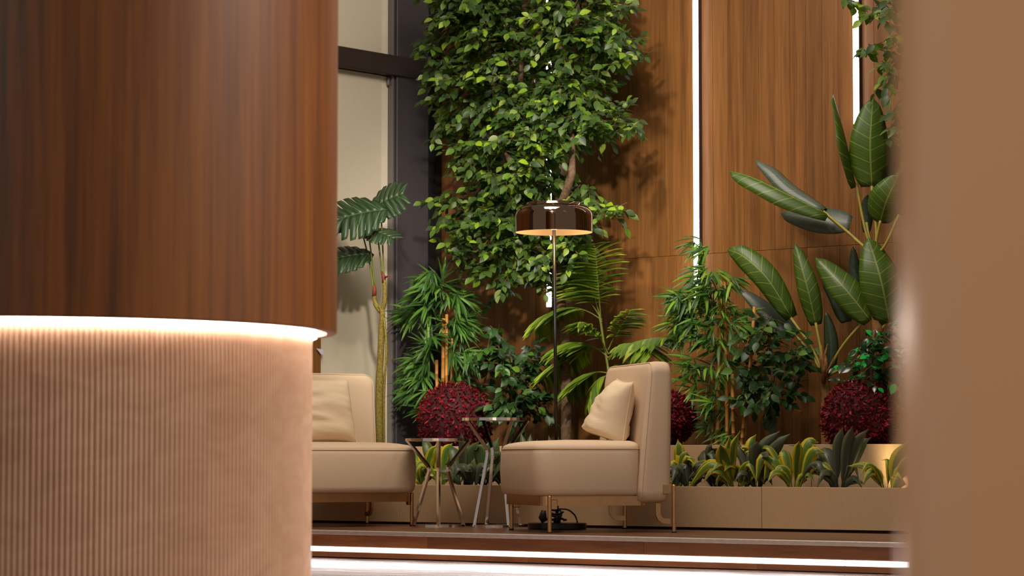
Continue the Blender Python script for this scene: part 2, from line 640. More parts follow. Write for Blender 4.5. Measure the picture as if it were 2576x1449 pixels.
def flute_mat():
    m, nt, p = newmat('fluted_stone')
    tc = N(nt, 'ShaderNodeTexCoord')
    oi = N(nt, 'ShaderNodeObjectInfo')
    mp = N(nt, 'ShaderNodeMapping')
    mp.inputs['Rotation'].default_value = (0, R(35), 0)
    mp.inputs['Scale'].default_value = (2.0, 2.0, 5.0)
    of = N(nt, 'ShaderNodeVectorMath', operation='SCALE')
    of.inputs[0].default_value = (17.0, 9.0, 23.0)
    nt.links.new(oi.outputs['Random'], of.inputs['Scale'])
    ad = N(nt, 'ShaderNodeVectorMath', operation='ADD')
    nt.links.new(tc.outputs['Object'], ad.inputs[0])
    nt.links.new(of.outputs[0], ad.inputs[1])
    nt.links.new(ad.outputs[0], mp.inputs['Vector'])
    nz = N(nt, 'ShaderNodeTexNoise')
    setin(nz, Scale=2.2, Detail=7.0, Roughness=0.62, Distortion=1.0)
    nt.links.new(mp.outputs[0], nz.inputs['Vector'])
    rp = ramp(nt, [(0.3, srgb(196, 161, 135)), (0.5, srgb(204, 170, 144)), (0.72, srgb(212, 180, 156))], nz.outputs['Fac'])
    nt.links.new(rp.outputs[0], p.inputs['Base Color'])
    setin(p, Roughness=0.12)
    p.inputs['Specular IOR Level'].default_value = 0.4
    return m


M['flute'] = flute_mat()

# ------------------------------------------------------------------ the setting
FLOOR_Z = -0.133
Y_STEP, Y_PLANT, Y_BED, Y_WALL = 9.78, 11.06, 11.50, 12.20
X_WIN = -10.76

tag(mesh_obj('floor', [(-16, -6, FLOOR_Z), (6, -6, FLOOR_Z), (6, Y_STEP + 0.3, FLOOR_Z), (-16, Y_STEP + 0.3, FLOOR_Z)],
             [(0, 1, 2, 3)], M['floor']), kind='structure')

# platform: core, deck boards, riser boards, nosing pieces and light bars
XL, XR = -10.9, -4.0
plat = tag(box('platform_floor', (XL, Y_STEP + 0.012, FLOOR_Z), (XR, Y_WALL, -0.013), M['dark']), kind='structure')
nb = 9
bw = (Y_PLANT + 0.02 - (Y_STEP + 0.05)) / nb
for i in range(nb):
    x = XL + random.uniform(-1.0, 0.0)
    y0 = Y_STEP + 0.05 + i * bw
    while x < XR:
        x1 = x + 1.22
        a, b = max(x, XL), min(x1, XR)
        if b - a > 0.05:
            box('floor_plank', (a + 0.0006, y0 + 0.0006, -0.013), (b - 0.0006, y0 + bw - 0.0006, 0.0), M['deck_wood'], plat, 0.0006, 1, True)
        x = x1
# nosing pieces (joint seen at one point of the photo)
nose_j = on_z(1338, 1345.6, 0).x
for a, b in ((XL, nose_j), (nose_j, nose_j + 2.7), (nose_j + 2.7, XR)):
    box('nosing', (a + 0.0008, Y_STEP - 0.004, -0.0185), (b - 0.0008, Y_STEP + 0.05, 0.0012), M['alu'], plat, 0.0015, 1, True)
xu = [on_y(u, 1370, Y_STEP).x for u in (1074, 1618, 2245)]
xs = [XL, xu[0] - 1.25] + xu + [xu[-1] + 1.2, XR]
for a, b in zip(xs[:-1], xs[1:]):
    box('riser_plank', (a + 0.0008, Y_STEP + 0.004, -0.0770), (b - 0.0008, Y_STEP + 0.016, -0.0185), M['riser_wood'], plat, 0.0008, 1, True)
xl_ = [on_y(u, 1410, Y_STEP).x for u in (823, 1327, 1904)]
xs = [XL, xl_[0]] + xl_[1:] + [xl_[-1] + 1.2, XR]
for a, b in zip(xs[:-1], xs[1:]):
    box('riser_plank', (a + 0.0008, Y_STEP + 0.004, -0.1280), (b - 0.0008, Y_STEP + 0.016, -0.1020), M['riser_wood'], plat, 0.0008, 1, True)
xg = [on_y(u, 1395, Y_STEP).x for u in (1056, 2123)]
xs = [XL, xg[0], xg[1], XR]
for a, b in zip(xs[:-1], xs[1:]):
    tag(box('light_bar', (a + 0.004, Y_STEP + 0.0022, -0.1012), (b - 0.004, Y_STEP + 0.016, -0.0786), M['led_step'], plat, 0.001, 1, True),
        label='glowing white light bar in the step')

# back wall: slab with veneer planks in two rows, grooves for the light strips
wb = tag(box('wall_back', (-12.0, Y_WALL + 0.016, -0.1), (-3.5, Y_WALL + 0.2, 4.3), M['core']), kind='structure')
STRIPS = [(-9.896, 1.228), (-8.847, 1.24), (-7.800, 2.121)]
GW = 0.010
Z_SEAM = 1.487
edges = [X_WIN + 0.03]
for sx, _ in STRIPS:
    edges += [sx - GW, sx + GW]
edges += [-6.753 - GW, -6.753 + GW, -5.706 - GW, -5.706 + GW, -4.659 - GW, -4.659 + GW, -3.6]


def plank(x0, x1, z0, z1):
    box('plank', (x0 + 0.0005, Y_WALL, z0 + 0.0008), (x1 - 0.0005, Y_WALL + 0.016, z1 - 0.0008), M['wall_wood'], wb, 0.0008, 1, True)


for i in range(0, len(edges) - 1, 2):
    a, b = edges[i], edges[i + 1]
    n = max(2, round((b - a) / 0.1007))
    for k in range(n):
        p0, p1 = a + (b - a) * k / n, a + (b - a) * (k + 1) / n
        plank(p0, p1, Z_SEAM, 4.2)
        plank(p0, p1, 0.2, Z_SEAM)
for sx, zb in STRIPS + [(-6.753, 4.2), (-5.706, 4.2), (-4.659, 4.2)]:
    if zb > Z_SEAM:
        plank(sx - GW, sx + GW, Z_SEAM, zb)
    plank(sx - GW, sx + GW, 0.2, min(zb, Z_SEAM))

LN = ['white vertical light strip on the timber wall behind the big ficus tree',
      'white vertical light strip on the timber wall above the right bamboo plant',
      'white vertical light strip on the timber wall behind the banana leaves']
for (sx, zb), lab in zip(STRIPS, LN):
    t = tag(empty('wall_light', (sx + 0.024, Y_WALL, zb)), lab, 'light', 'light strips on the timber wall')
    h = 4.2 - zb
    box('housing', (-0.0155, -0.036, 0.0), (0.0155, 0.0, h), M['profile'], t)
    v = [(-0.0165, -0.026, 0.004), (-0.0165, -0.040, 0.004), (0.0165, -0.040, 0.004), (0.0165, -0.034, 0.004), (0.0156, -0.034, 0.004), (0.0156, -0.0365, 0.004), (-0.0156, -0.0365, 0.004), (-0.0156, -0.026, 0.004)]
    vv = [Vector(q) for q in v] + [Vector((q[0], q[1], h)) for q in v]
    ff = [(k, k + 1, 9 + k, 8 + k) for k in range(7)] + [(7, 0, 8, 15), (7, 6, 1, 0), (6, 5, 2, 1), (5, 4, 3, 2)]
    mesh_obj('diffuser', vv, ff, M['led'], t)

# wall with the window (runs towards the viewer from the far corner)
wl = tag(box('wall_left', (X_WIN - 0.25, 6.0, FLOOR_Z), (X_WIN - 0.1, Y_WALL + 0.2, 4.3), M['frame_dark']), kind='structure')
yb0 = on_x(814, 900, X_WIN).y
yb1 = on_x(990, 500, X_WIN).y
ypost1 = on_x(1078, 500, X_WIN).y
ztr0, ztr1 = 2.617, 2.735
win = tag(box('window_1', (X_WIN - 0.10, yb0 - 0.02, -0.1), (X_WIN - 0.06, Y_WALL, 4.3), M['frame_dark']), kind='structure')
box('post', (X_WIN - 0.06, yb1 + 0.030, -0.1), (X_WIN + 0.0, ypost1, 4.3), M['frame_dark'], win, 0.003)
box('reveal', (X_WIN - 0.08, ypost1, -0.1), (X_WIN - 0.03, Y_WALL + 0.01, 4.3), M['dark'], win)
box('guide_channel', (X_WIN - 0.06, yb1 + 0.002, -0.1), (X_WIN - 0.012, yb1 + 0.018, 4.3), M['frame_edge'], win, 0.001)
box('transom', (X_WIN - 0.058, yb0 + 0.0, ztr0), (X_WIN + 0.016, Y_WALL - 0.01, ztr1), M['frame_brown'], win, 0.003)
ystrip = on_x(972, 500, X_WIN).y
for z0, z1, lab in ((-0.05, ztr0 - 0.004, 'tall cream roller blind below the dark transom behind the monstera'),
                    (ztr1 + 0.004, 4.25, 'cream roller blind above the dark transom')):
    t = tag(empty('roller_blind', (X_WIN - 0.045, (yb0 + yb1) / 2, z0)), lab, 'blind', 'window blinds')
    yc = (yb0 + yb1) / 2
    mesh_obj('blind_cloth', *loops_geo([[Vector((0, yb0 - yc, 0)), Vector((0.003, yb0 - yc, 0)), Vector((0.003, ystrip - yc, 0)), Vector((0, ystrip - yc, 0))],
                                        [Vector((0, yb0 - yc, z1 - z0)), Vector((0.003, yb0 - yc, z1 - z0)), Vector((0.003, ystrip - yc, z1 - z0)), Vector((0, ystrip - yc, z1 - z0))]]),
             M['blind'], t)
    box('panel_or_leak_strip', (0.0031, yb0 - yc, 0), (0.005, yb0 - yc + 0.02, z1 - z0), M['blind_lit'], t)  # white strip standing in for light leaking past the blind's edge
    box('panel_or_leak_strip', (-0.008, ystrip - yc + 0.001, 0), (-0.003, yb1 - yc, z1 - z0), M['blind_lit'], t)
    if z0 < 0:
        box('chain_bracket', (0.004, yb1 - yc - 0.022, z1 - z0 - 0.055), (0.02, yb1 - yc - 0.004, z1 - z0 - 0.002), M['frame_edge'], t, 0.004)
# timber wall beyond the blind, with a sheet of paper fixed to it
w2 = tag(box('wall_side', (X_WIN - 0.10, 8.0, FLOOR_Z), (X_WIN - 0.02, yb0 - 0.002, 4.3), M['wall_wood']), kind='structure')
pp = [on_x(u, v, X_WIN - 0.012) for u, v in ((794.5, 876), (812, 880), (812, 892), (806, 891))]
tag(mesh_obj('paper_note', *loops_geo([pp, [q + Vector((0.004, 0, 0)) for q in pp]]), plain('paper', srgb(214, 206, 220), 0.7)),
    'white folded paper on the brown wall beside the column', 'paper')

# planter: low trough in front, raised bed behind
PX0, PX1 = X_WIN + 0.02, -4.6
tr_ = tag(empty('low_planter', (-8.0, Y_PLANT, 0)), 'long beige panel planter trough along the platform behind the chairs', 'planter')
o = Vector((-8.0, Y_PLANT, 0))
jx = on_y(1916, 1280, Y_PLANT).x
cuts = [PX0, jx - 2.4, jx, jx + 1.2, PX1]
for a, b in zip(cuts[:-1], cuts[1:]):
    box('panel', (a - o.x + 0.0012, 0, 0.013), (b - o.x - 0.0012, 0.018, 0.216), M['plaster'], tr_, 0.0015)
box('toe_kick', (PX0 - o.x, 0.012, 0.0005), (PX1 - o.x, 0.03, 0.014), M['dark'], tr_)
box('bedding_soil', (PX0 - o.x, 0.0185, 0.0005), (PX1 - o.x, Y_BED - Y_PLANT - 0.001, 0.165), M['soil'], tr_)
rb = tag(empty('raised_planter', (-8.0, Y_BED, 0)), 'taller beige raised bed along the timber wall holding the tall plants', 'planter')
for a, b in zip(cuts[:-1], cuts[1:]):
    box('panel', (a - o.x + 0.0012, 0, 0.001), (b - o.x - 0.0012, 0.018, 0.427), M['plaster'], rb, 0.0015)
box('bedding_soil', (PX0 - o.x, 0.0185, 0.001), (PX1 - o.x, Y_WALL - Y_BED - 0.002, 0.375), M['soil'], rb)
SOIL_T, SOIL_B = 0.165, 0.375

# ------------------------------------------------------------------ round column (timber drum over fluted base)
cc = Vector((-6.216, 5.23, FLOOR_Z))
C_R, B_R = 0.905, 0.833
ZB = 0.712 - FLOOR_Z
colm = tag(empty('round_column', cc), 'large round column with timber drum above a glowing ring and fluted base', 'column')
lathe('timber_drum', [(C_R - 0.03, ZB + 0.02), (C_R - 0.03, ZB), (C_R - 0.004, ZB), (C_R, ZB + 0.004), (C_R, 4.4), (0.3, 4.4)], M['drum_wood'], colm, 128)
lathe('soffit', [(C_R - 0.03, ZB + 0.012), (B_R - 0.02, ZB + 0.012)], plain('soffit_cream', srgb(214, 186, 160), 0.6), colm, 128)
lathe('light_ring', [(B_R + 0.002, ZB - 0.012), (B_R + 0.012, ZB - 0.012), (B_R + 0.012, ZB + 0.010), (B_R + 0.002, ZB + 0.010)],
      M['led_ring'], colm, 128, closed=True)
lathe('core_cylinder', [(B_R - 0.02, 0), (B_R - 0.02, ZB + 0.011)], M['core'], colm, 96)
npan, nfl = 31, 11
dth = 2 * math.pi / npan
fl_v, fl_f = [], []
sub = 8
cols_ = []
for k in range(nfl * sub + 1):
    th = dth * (k / (nfl * sub)) * 0.997
    ph = (k % sub) / sub
    r = B_R - 0.0105 * (1 - math.sin(math.pi * ph) ** 0.8)
    cols_.append((r, th))
for r, th in cols_:
    fl_v += [(r * math.cos(th), r * math.sin(th), 0.0), (r * math.cos(th), r * math.sin(th), ZB + 0.004)]
for k in range(len(cols_) - 1):
    fl_f.append((2 * k, 2 * k + 2, 2 * k + 3, 2 * k + 1))
pan = mesh_obj('fluted_panel', fl_v, fl_f, M['flute'], colm, False)
# direction from the column to the camera, so that a joint falls where the photo shows it
a0 = math.atan2(-cc.y, -cc.x) + R(0.6)
for i in range(npan):
    oo = pan if i == 0 else inst('fluted_panel', pan.data, colm)
    oo.rotation_euler = (0, 0, a0 + i * dth)

# pillar close to the lens on the other side
PD = 1.9
pr = 0.30
pc = RIGHT * ((2268 - CX) / FPX * PD + pr) - TOCAM * PD + Vector((0, 0, FLOOR_Z))
pil = tag(empty('stone_pillar', pc), 'smooth beige pillar close to the camera at the picture edge', 'pillar')
lathe('shaft', [(pr, 0.02), (pr, 4.4)], M['pillar'], pil, 96)
lathe('plinth', [(0.0, 0.0), (pr + 0.012, 0.0), (pr + 0.012, 0.06), (pr - 0.01, 0.062)], M['pillar_low'], pil, 96)


# ------------------------------------------------------------------ armchairs
def make_armchair(name, loc, facing):
    """local: +x forward, y across, z up; origin on the floor between the legs"""
    t = empty(name, loc, facing)
    hw = 0.365
    # seat: rounded block with a domed top
    def L(inset, z, bulge=0.0):
        return [Vector((x, y, z)) for x, y in rrect(-0.17 + inset * 0.2, 0.362 - inset + bulge, -hw + inset - bulge, hw - inset + bulge, max(0.085 - inset * 0.4, 0.02), 8)]
    loops = [L(0.03, 0.176), L(0.012, 0.180), L(0.002, 0.192), L(0, 0.21, 0.002), L(0, 0.30, 0.006), L(0, 0.375, 0.003), L(0.001, 0.396), L(0.004, 0.400)]
    v, f = loops_geo(loops, True, True)
    mesh_obj('seat', v, f, M['fabric'], t, True)
    loops = [L(0.004, 0.400), L(0.003, 0.405), L(0.010, 0.418), L(0.03, 0.428), L(0.07, 0.436), L(0.13, 0.442), L(0.20, 0.445)]
    v, f = loops_geo(loops, False, True)
    mesh_obj('seat_top', v, f, M['fabric'], t, True)
    ring = L(0.001, 0.4015)
    v, f = tube_geo(ring + [ring[0]], 0.0026, 6, False)
    mesh_obj('piping', v, f, M['fabric'], t, True)
    # backrest: slab, thicker at the foot, rounded edges
    bw, z0, z1 = 0.382, 0.142, 0.822
    def fx(z):
        return -0.137 - 0.066 * (z - z0) / (z1 - z0)
    def rx(z):
        k = (z - z0) / (z1 - z0)
        return -0.302 - 0.016 * math.sin(min(1, k * 1.6) * math.pi / 2) + 0.004 * k
    loops = []
    nl = 10
    for i in range(nl + 1):
        s = i / nl
        ins = 0.030 * (1 - math.sqrt(max(0, 1 - (abs(2 * s - 1)) ** 4)))
        pts = rrect(-bw + ins, bw - ins, z0 + ins, z1 - ins, 0.055, 7)
        loops.append([Vector((fx(z) * (1 - s) + rx(z) * s, y, z)) for y, z in pts])
    v, f = loops_geo(loops)
    bk = mesh_obj('backrest', v, f, M['fabric'], t, True)
    ring = loops[1]
    v, f = tube_geo([q + Vector((0.0005, 0, 0)) for q in ring] + [ring[0]], 0.0024, 6, False)
    mesh_obj('piping', v, f, M['fabric'], bk, True)
    # metal base band
    l0 = [Vector((x, y, 0.130)) for x, y in rrect(-0.20, 0.335, -0.338, 0.338, 0.05, 6)]
    l1 = [Vector((q.x, q.y, 0.176)) for q in l0]
    v, f = loops_geo([l0, l1])
    mesh_obj('base_band', v, f, M['bronze'], t)
    for s in (-1, 1):
        y = s * 0.350
        lg = lathe('leg', [(0.0, 0.004), (0.0100, 0.004), (0.0100, 0.172), (0.008, 0.178), (0, 0.178)], M['bronze'], t, 14, True, (0.295, y, 0))
        lathe('foot_cap', [(0, 0), (0.0118, 0), (0.0118, 0.007), (0, 0.007)], M['rubber'], lg, 14)
        box('bracket', (0.255, min(y, s * 0.335), 0.112), (0.287, max(y, s * 0.335), 0.160), M['bronze'], t, 0.003)
        yr = s * 0.374
        lg = lathe('leg', [(0.0, 0.004), (0.0100, 0.004), (0.0100, 0.224), (0.008, 0.230), (0, 0.230)], M['bronze'], t, 14, True, (-0.312, s * 0.394, 0))
        lathe('foot_cap', [(0, 0), (0.0118, 0), (0.0118, 0.007), (0, 0.007)], M['rubber'], lg, 14)
        box('rear_plate', (-0.316, min(s * 0.380, s * 0.388), 0.186), (-0.262, max(s * 0.380, s * 0.388), 0.230), M['bronze'], t, 0.001)
        # J-shaped strap from the band down to the rear leg
        path = [(-0.235, 0.140), (-0.235, 0.105)] + [(-0.275 + 0.040 * math.cos(R(a)), 0.095 + 0.040 * math.sin(R(a))) for a in (-12, -30, -50, -70, -90)] + [(-0.306, 0.055)]
        lo, hi = [], []
        for i, (px, pz) in enumerate(path):
            q0 = Vector(path[max(0, i - 1)])
            q1 = Vector(path[min(len(path) - 1, i + 1)])
            d = (q1 - q0).normalized()
            n = Vector((-d.y, d.x)) * 0.012
            lo.append((px + n.x, pz + n.y))
            hi.append((px - n.x, pz - n.y))
        yy0, yy1 = s * 0.386, s * 0.374
        lp = []
        for a, b in zip(lo, hi):
            lp.append([Vector((a[0], yy0, a[1])), Vector((b[0], yy0, b[1])), Vector((b[0], yy1, b[1])), Vector((a[0], yy1, a[1]))])
        v, f = loops_geo(lp)
        mesh_obj('strap', v, f, M['bronze'], t)
    return t


def make_cushion(name, wd, ht, th, seed, slump=0.0):
    """pillow standing on its lower edge: local x = thickness, y across, z up"""
    rnd = random.Random(seed)
    n = 28
    ph = [rnd.uniform(0, 6.28) for _ in range(8)]
    grid = {}
    verts, faces = [], []
    for side in (1, -1):
        for i in range(n + 1):
            for j in range(n + 1):
                a, b = 2 * i / n - 1, 2 * j / n - 1
                edge = max(abs(a), abs(b))
                if edge >= 1 - 1e-6 and side == -1:
                    grid[side, i, j] = grid[1, i, j]
                    continue
                pinch = 1 - 0.07 * (1 - abs(a) ** 2) * abs(b) ** 3
                pinch2 = 1 - 0.07 * (1 - abs(b) ** 2) * abs(a) ** 3
                y = a * wd / 2 * pinch2
                z = ht / 2 + b * ht / 2 * pinch
                prof = max(0.0, (1 - abs(a) ** 3.2)) ** 0.55 * max(0.0, (1 - abs(b) ** (3.2 if b > 0 or slump == 0 else 6.0))) ** 0.55
                wr = 0.010 * math.sin(7 * b + 2.5 * a + ph[0]) * math.sin(3 * a + ph[1]) + 0.006 * math.sin(15 * b - 6 * a * b + ph[2]) * (0.5 + 0.5 * math.sin(4 * a + ph[3])) \
                    + 0.004 * math.sin(26 * b + 5 * a + ph[4]) * (0.5 + 0.5 * math.sin(5 * a + 3 * b + ph[5]))
                fall = min(1, (1 - edge) * 5)
                sl = (1 + slump * (0.55 - 0.75 * b)) if side == 1 else 1 - 0.6 * slump
                x = side * (th / 2 * prof * sl + (wr * (0.9 - 0.35 * slump)) * prof * fall)
                grid[side, i, j] = len(verts)
                verts.append(Vector((x, y, z)))
        for i in range(n):
            for j in range(n):
                q = (grid[side, i, j], grid[side, i + 1, j], grid[side, i + 1, j + 1], grid[side, i, j + 1])
                faces.append(q if side == 1 else q[::-1])
    o = mesh_obj(name, verts, faces, M['cushion'], None, True)
    rim = [verts[grid[1, i, 0]] for i in range(n + 1)] + [verts[grid[1, n, j]] for j in range(1, n + 1)] + \
          [verts[grid[1, i, n]] for i in range(n - 1, -1, -1)] + [verts[grid[1, 0, j]] for j in range(n - 1, 0, -1)]
    v, f = tube_geo(rim + [rim[0]], 0.0028, 6, False)
    mesh_obj('seam', v, f, M['cushion'], o, True)
    return o


def facing_rz(r, f):
    d = RIGHT * r - TOCAM * f
    return math.atan2(d.y, d.x)


# chair beside the floor lamp: near front leg / rear leg seen at (1382,1342) and (1690,1339)
rzA = facing_rz(-0.966, -0.259)
pA = on_z(1382.5, 1341.7)
ca, sa = math.cos(rzA), math.sin(rzA)


def off(rz, x, y):
    return Vector((x * math.cos(rz) - y * math.sin(rz), x * math.sin(rz) + y * math.cos(rz), 0))


# near side of this chair is local +y or -y ?
side = 1 if (off(rzA, 0, 1).dot(TOCAM) > 0) else -1
chA = make_armchair('armchair', pA - off(rzA, 0.295, side * 0.350), rzA)
tag(chA, 'beige upholstered armchair with bronze legs in front of the floor lamp, facing the tables', 'armchair', 'beige armchairs on the platform')
cu = make_cushion('cushion', 0.40, 0.305, 0.175, 3, 0.85)
cu.location = chA.location + off(rzA, -0.118, side * 0.06) + Vector((0, 0, 0.437))
cu.rotation_euler = (R(-4), R(-9), rzA - side * R(5))
tag(cu, 'cream cushion slumped against the back of the armchair by the lamp', 'cushion', 'cream cushions on the armchairs')

rzB = facing_rz(0.5, -0.866)
pB = on_z(1036, 1323.5)
chB = make_armchair('armchair', pB - off(rzB, 0.295, 0.350), rzB)
tag(chB, 'beige upholstered armchair half hidden behind the round column', 'armchair', 'beige armchairs on the platform')
cu2 = make_cushion('cushion', 0.44, 0.36, 0.15, 11)
cu2.location = chB.location + off(rzB, -0.02, -0.02) + Vector((0, 0, 0.438))
cu2.rotation_euler = (0, R(-14), rzB + R(8))
tag(cu2, 'cream cushion on the armchair behind the column', 'cushion', 'cream cushions on the armchairs')


# ------------------------------------------------------------------ side tables
def make_table(name, loc, rz, rt, h, rw, hw, rbm, label):
    t = tag(empty(name, loc, rz), label, 'table', 'nesting side tables')
    lathe('top_rim', [(rt - 0.006, h - 0.015), (rt, h - 0.015), (rt, h), (rt - 0.006, h)], M['chrome'], t, 64, False, None, True)
    lathe('table_top', [(0, h - 0.004), (rt - 0.007, h - 0.004), (rt - 0.007, h + 0.0008), (0, h + 0.0008)], M['glass_dark'], t, 64, False)
    lathe('base_ring', [(rbm - 0.020, 0.0), (rbm, 0.0), (rbm, 0.013), (rbm - 0.020, 0.013)], M['chrome'], t, 48, False, None, True)
    for k in range(4):
        a = k * math.pi / 2
        d = Vector((math.cos(a), math.sin(a), 0))
        p = [d * (rt - 0.012) + Vector((0, 0, h - 0.010))]
        p0 = Vector((rt - 0.012, h - 0.010))
        p1 = Vector((rw, hw))
        p2 = Vector((rbm - 0.006, 0.004))
        prof = []
        for s in (0, 0.4, 0.8, 0.9):
            prof.append(p0.lerp(p1, s))
        for s in (0.25, 0.5, 0.75):
            aa, bb = p0.lerp(p1, 0.9), p1.lerp(p2, 0.1)
            prof.append(aa * (1 - s) ** 2 + p1 * 2 * s * (1 - s) + bb * s * s)
        for s in (0.1, 0.4, 0.8, 1.0):
            prof.append(p1.lerp(p2, s))
        path = [Vector((q.x, 0, q.y)) for q in prof]
        v, f = tube_geo(path, 0.0105, 4)
        lg = mesh_obj('leg', v, f, M['chrome'], t)
        lg.rotation_euler = (0, 0, a)
    return t


pt = on_z(1252, 1326.5)
make_table('side_table', pt, facing_rz(0.90, 0.44), 0.187, 0.568, 0.054, 0.395, 0.140,
           'taller round side table with bent chrome legs beside the front of the armchair')
ps = on_z(1103, 1325.5)
make_table('side_table', ps, facing_rz(1.0, 0.03), 0.174, 0.462, 0.044, 0.305, 0.138,
           'shorter round side table with bent chrome legs beside the half-hidden armchair')

# ------------------------------------------------------------------ floor lamp
pl = on_z(1401.5, 1331)
lamp = tag(empty('floor_lamp', pl), 'slim black floor lamp with a dark polished dome shade behind the armchair', 'lamp')
lathe('base', [(0, 0), (0.147, 0), (0.149, 0.003), (0.149, 0.029), (0.146, 0.032), (0, 0.032)], M['black_metal'], lamp, 64)
tilt = -RIGHT * 0.0095
top = Vector((tilt.x * 1.62, tilt.y * 1.62, 1.62))
tube('pole', [Vector((0, 0, 0.032)), top], 0.0085, M['black_metal'], lamp, 14)
tube('collar', [Vector((0, 0, 0.032)), Vector((tilt.x * .07, tilt.y * .07, 0.07))], [0.02, 0.012], M['black_metal'], lamp, 16)
zs = 1.505
prof = [(0.198, zs)]
prof += [(0.198, zs + 0.08)]
for a in range(0, 91, 12):
    prof.append((0.198 - 0.052 + 0.052 * math.cos(R(a)), zs + 0.083 + 0.052 * math.sin(R(a))))
prof += [(0.142, zs + 0.137), (0.142, zs + 0.149), (0.138, zs + 0.152), (0.0, zs + 0.152)]
sh = lathe('shade', prof, M['lamp_metal'], lamp, 72)
sh.location = (tilt.x * 1.55, tilt.y * 1.55, 0)
prof_i = [(0.196, zs + 0.0005), (0.195, zs + 0.081)] + [(0.195 - 0.05 + 0.05 * math.cos(R(a)), zs + 0.082 + 0.05 * math.sin(R(a))) for a in range(0, 91, 15)] + [(0.0, zs + 0.132)]
lathe('reflector', prof_i, M['lamp_inner'], sh, 72)
lathe('socket', [(0, zs + 0.04), (0.03, zs + 0.04), (0.034, zs + 0.05), (0.034, zs + 0.125), (0, zs + 0.125)], M['bronze'], sh, 24)
lathe('bulb', [(0, zs + 0.012), (0.014, zs + 0.014), (0.022, zs + 0.026), (0.018, zs + 0.040), (0, zs + 0.042)], emission('bulb_glow', (1, 0.74, 0.42, 1), 1.6), sh, 16)
ld = bpy.data.lights.new('lamp_bulb', 'POINT')
ld.energy = 3.0
ld.color = (1.0, 0.70, 0.36)
ld.shadow_soft_size = 0.03
lo_ = bpy.data.objects.new('lamp_bulb', ld)
COL.objects.link(lo_)
lo_.location = pl + top + Vector((0.0, 0.0, -0.115)) + TOCAM * 0.05
rr_ = random.Random(5)
cpts = []
for k in range(26):
    a = k * 0.9
    cpts.append(Vector((0.035 * math.cos(a) + rr_.uniform(-.012, .012), 0.035 * math.sin(a) + rr_.uniform(-.012, .012), 0.04 + 0.0022 * k + rr_.uniform(-.006, .006))))
cpts += [RIGHT * 0.045 + Vector((0, 0, 0.10)), RIGHT * 0.085 + Vector((0, 0, 0.075)), RIGHT * 0.10 + Vector((0, 0, 0.045)), RIGHT * 0.10 + TOCAM * 0.05 + Vector((0, 0, 0.036))]
tube('cord', smooth_path(cpts, 4), 0.0042, M['rubber'], lamp, 6)
pv = -RIGHT * 0.062 + TOCAM * 0.02
tube('plug', [pv + Vector((0, 0, 0.038)), pv + Vector((0, 0, 0.06)) - RIGHT * .012, pv + Vector((0, 0, 0.095)) - RIGHT * .006], [0.018, 0.022, 0.012], M['rubber'], lamp, 10)


# ------------------------------------------------------------------ plants: leaf machinery
def basis(origin, d, nrm, scale):
    y = d.normalized()
    x = y.cross(nrm)
    if x.length < 1e-4:
        x = y.orthogonal()
    x.normalize()
    z = x.cross(y)
    m = Matrix((x, y, z)).transposed().to_4x4()
    m = Matrix.Translation(origin) @ m @ Matrix.Scale(scale, 4)
    return m


def leaf_mesh(name, ts, ws, mat, fold=0.25, droop=0.15, stem=0.12, twist=0.0):
    verts, faces = [], []
    for t, w_ in zip(ts, ws):
        z = -droop * t * t
        y = stem + t * (1 - stem)
        a = twist * t
        for s in (-1, 0, 1):
            xx, zz = s * w_, abs(s) * w_ * fold
            verts.append(Vector((xx * math.cos(a) - zz * math.sin(a), y, z + xx * math.sin(a) + zz * math.cos(a))))
    for i in range(len(ts) - 1):
        a = i * 3
        faces += [(a, a + 1, a + 4, a + 3), (a + 1, a + 2, a + 5, a + 4)]
    n = len(verts)
    if stem > 0:
        verts += [Vector((-0.012, 0, 0.02)), Vector((0.012, 0, 0.02)), Vector((0, stem + 0.02, 0.0))]
        faces += [(n, n + 1, n + 2)]
    me = bpy.data.meshes.new(name)
    me.from_pydata([tuple(v) for v in verts], [], faces)
    me.materials.append(mat)
    me.polygons.foreach_set('use_smooth', [True] * len(me.polygons))
    me.update()
    return me


FIC_T, FIC_W = [0, .10, .30, .52, .74, .90, 1.0], [0.015, .15, .255, .265, .18, .07, 0.004]
BAM_T, BAM_W = [0, .12, .35, .65, .88, 1.0], [0.008, .036, .056, .048, .022, 0.002]


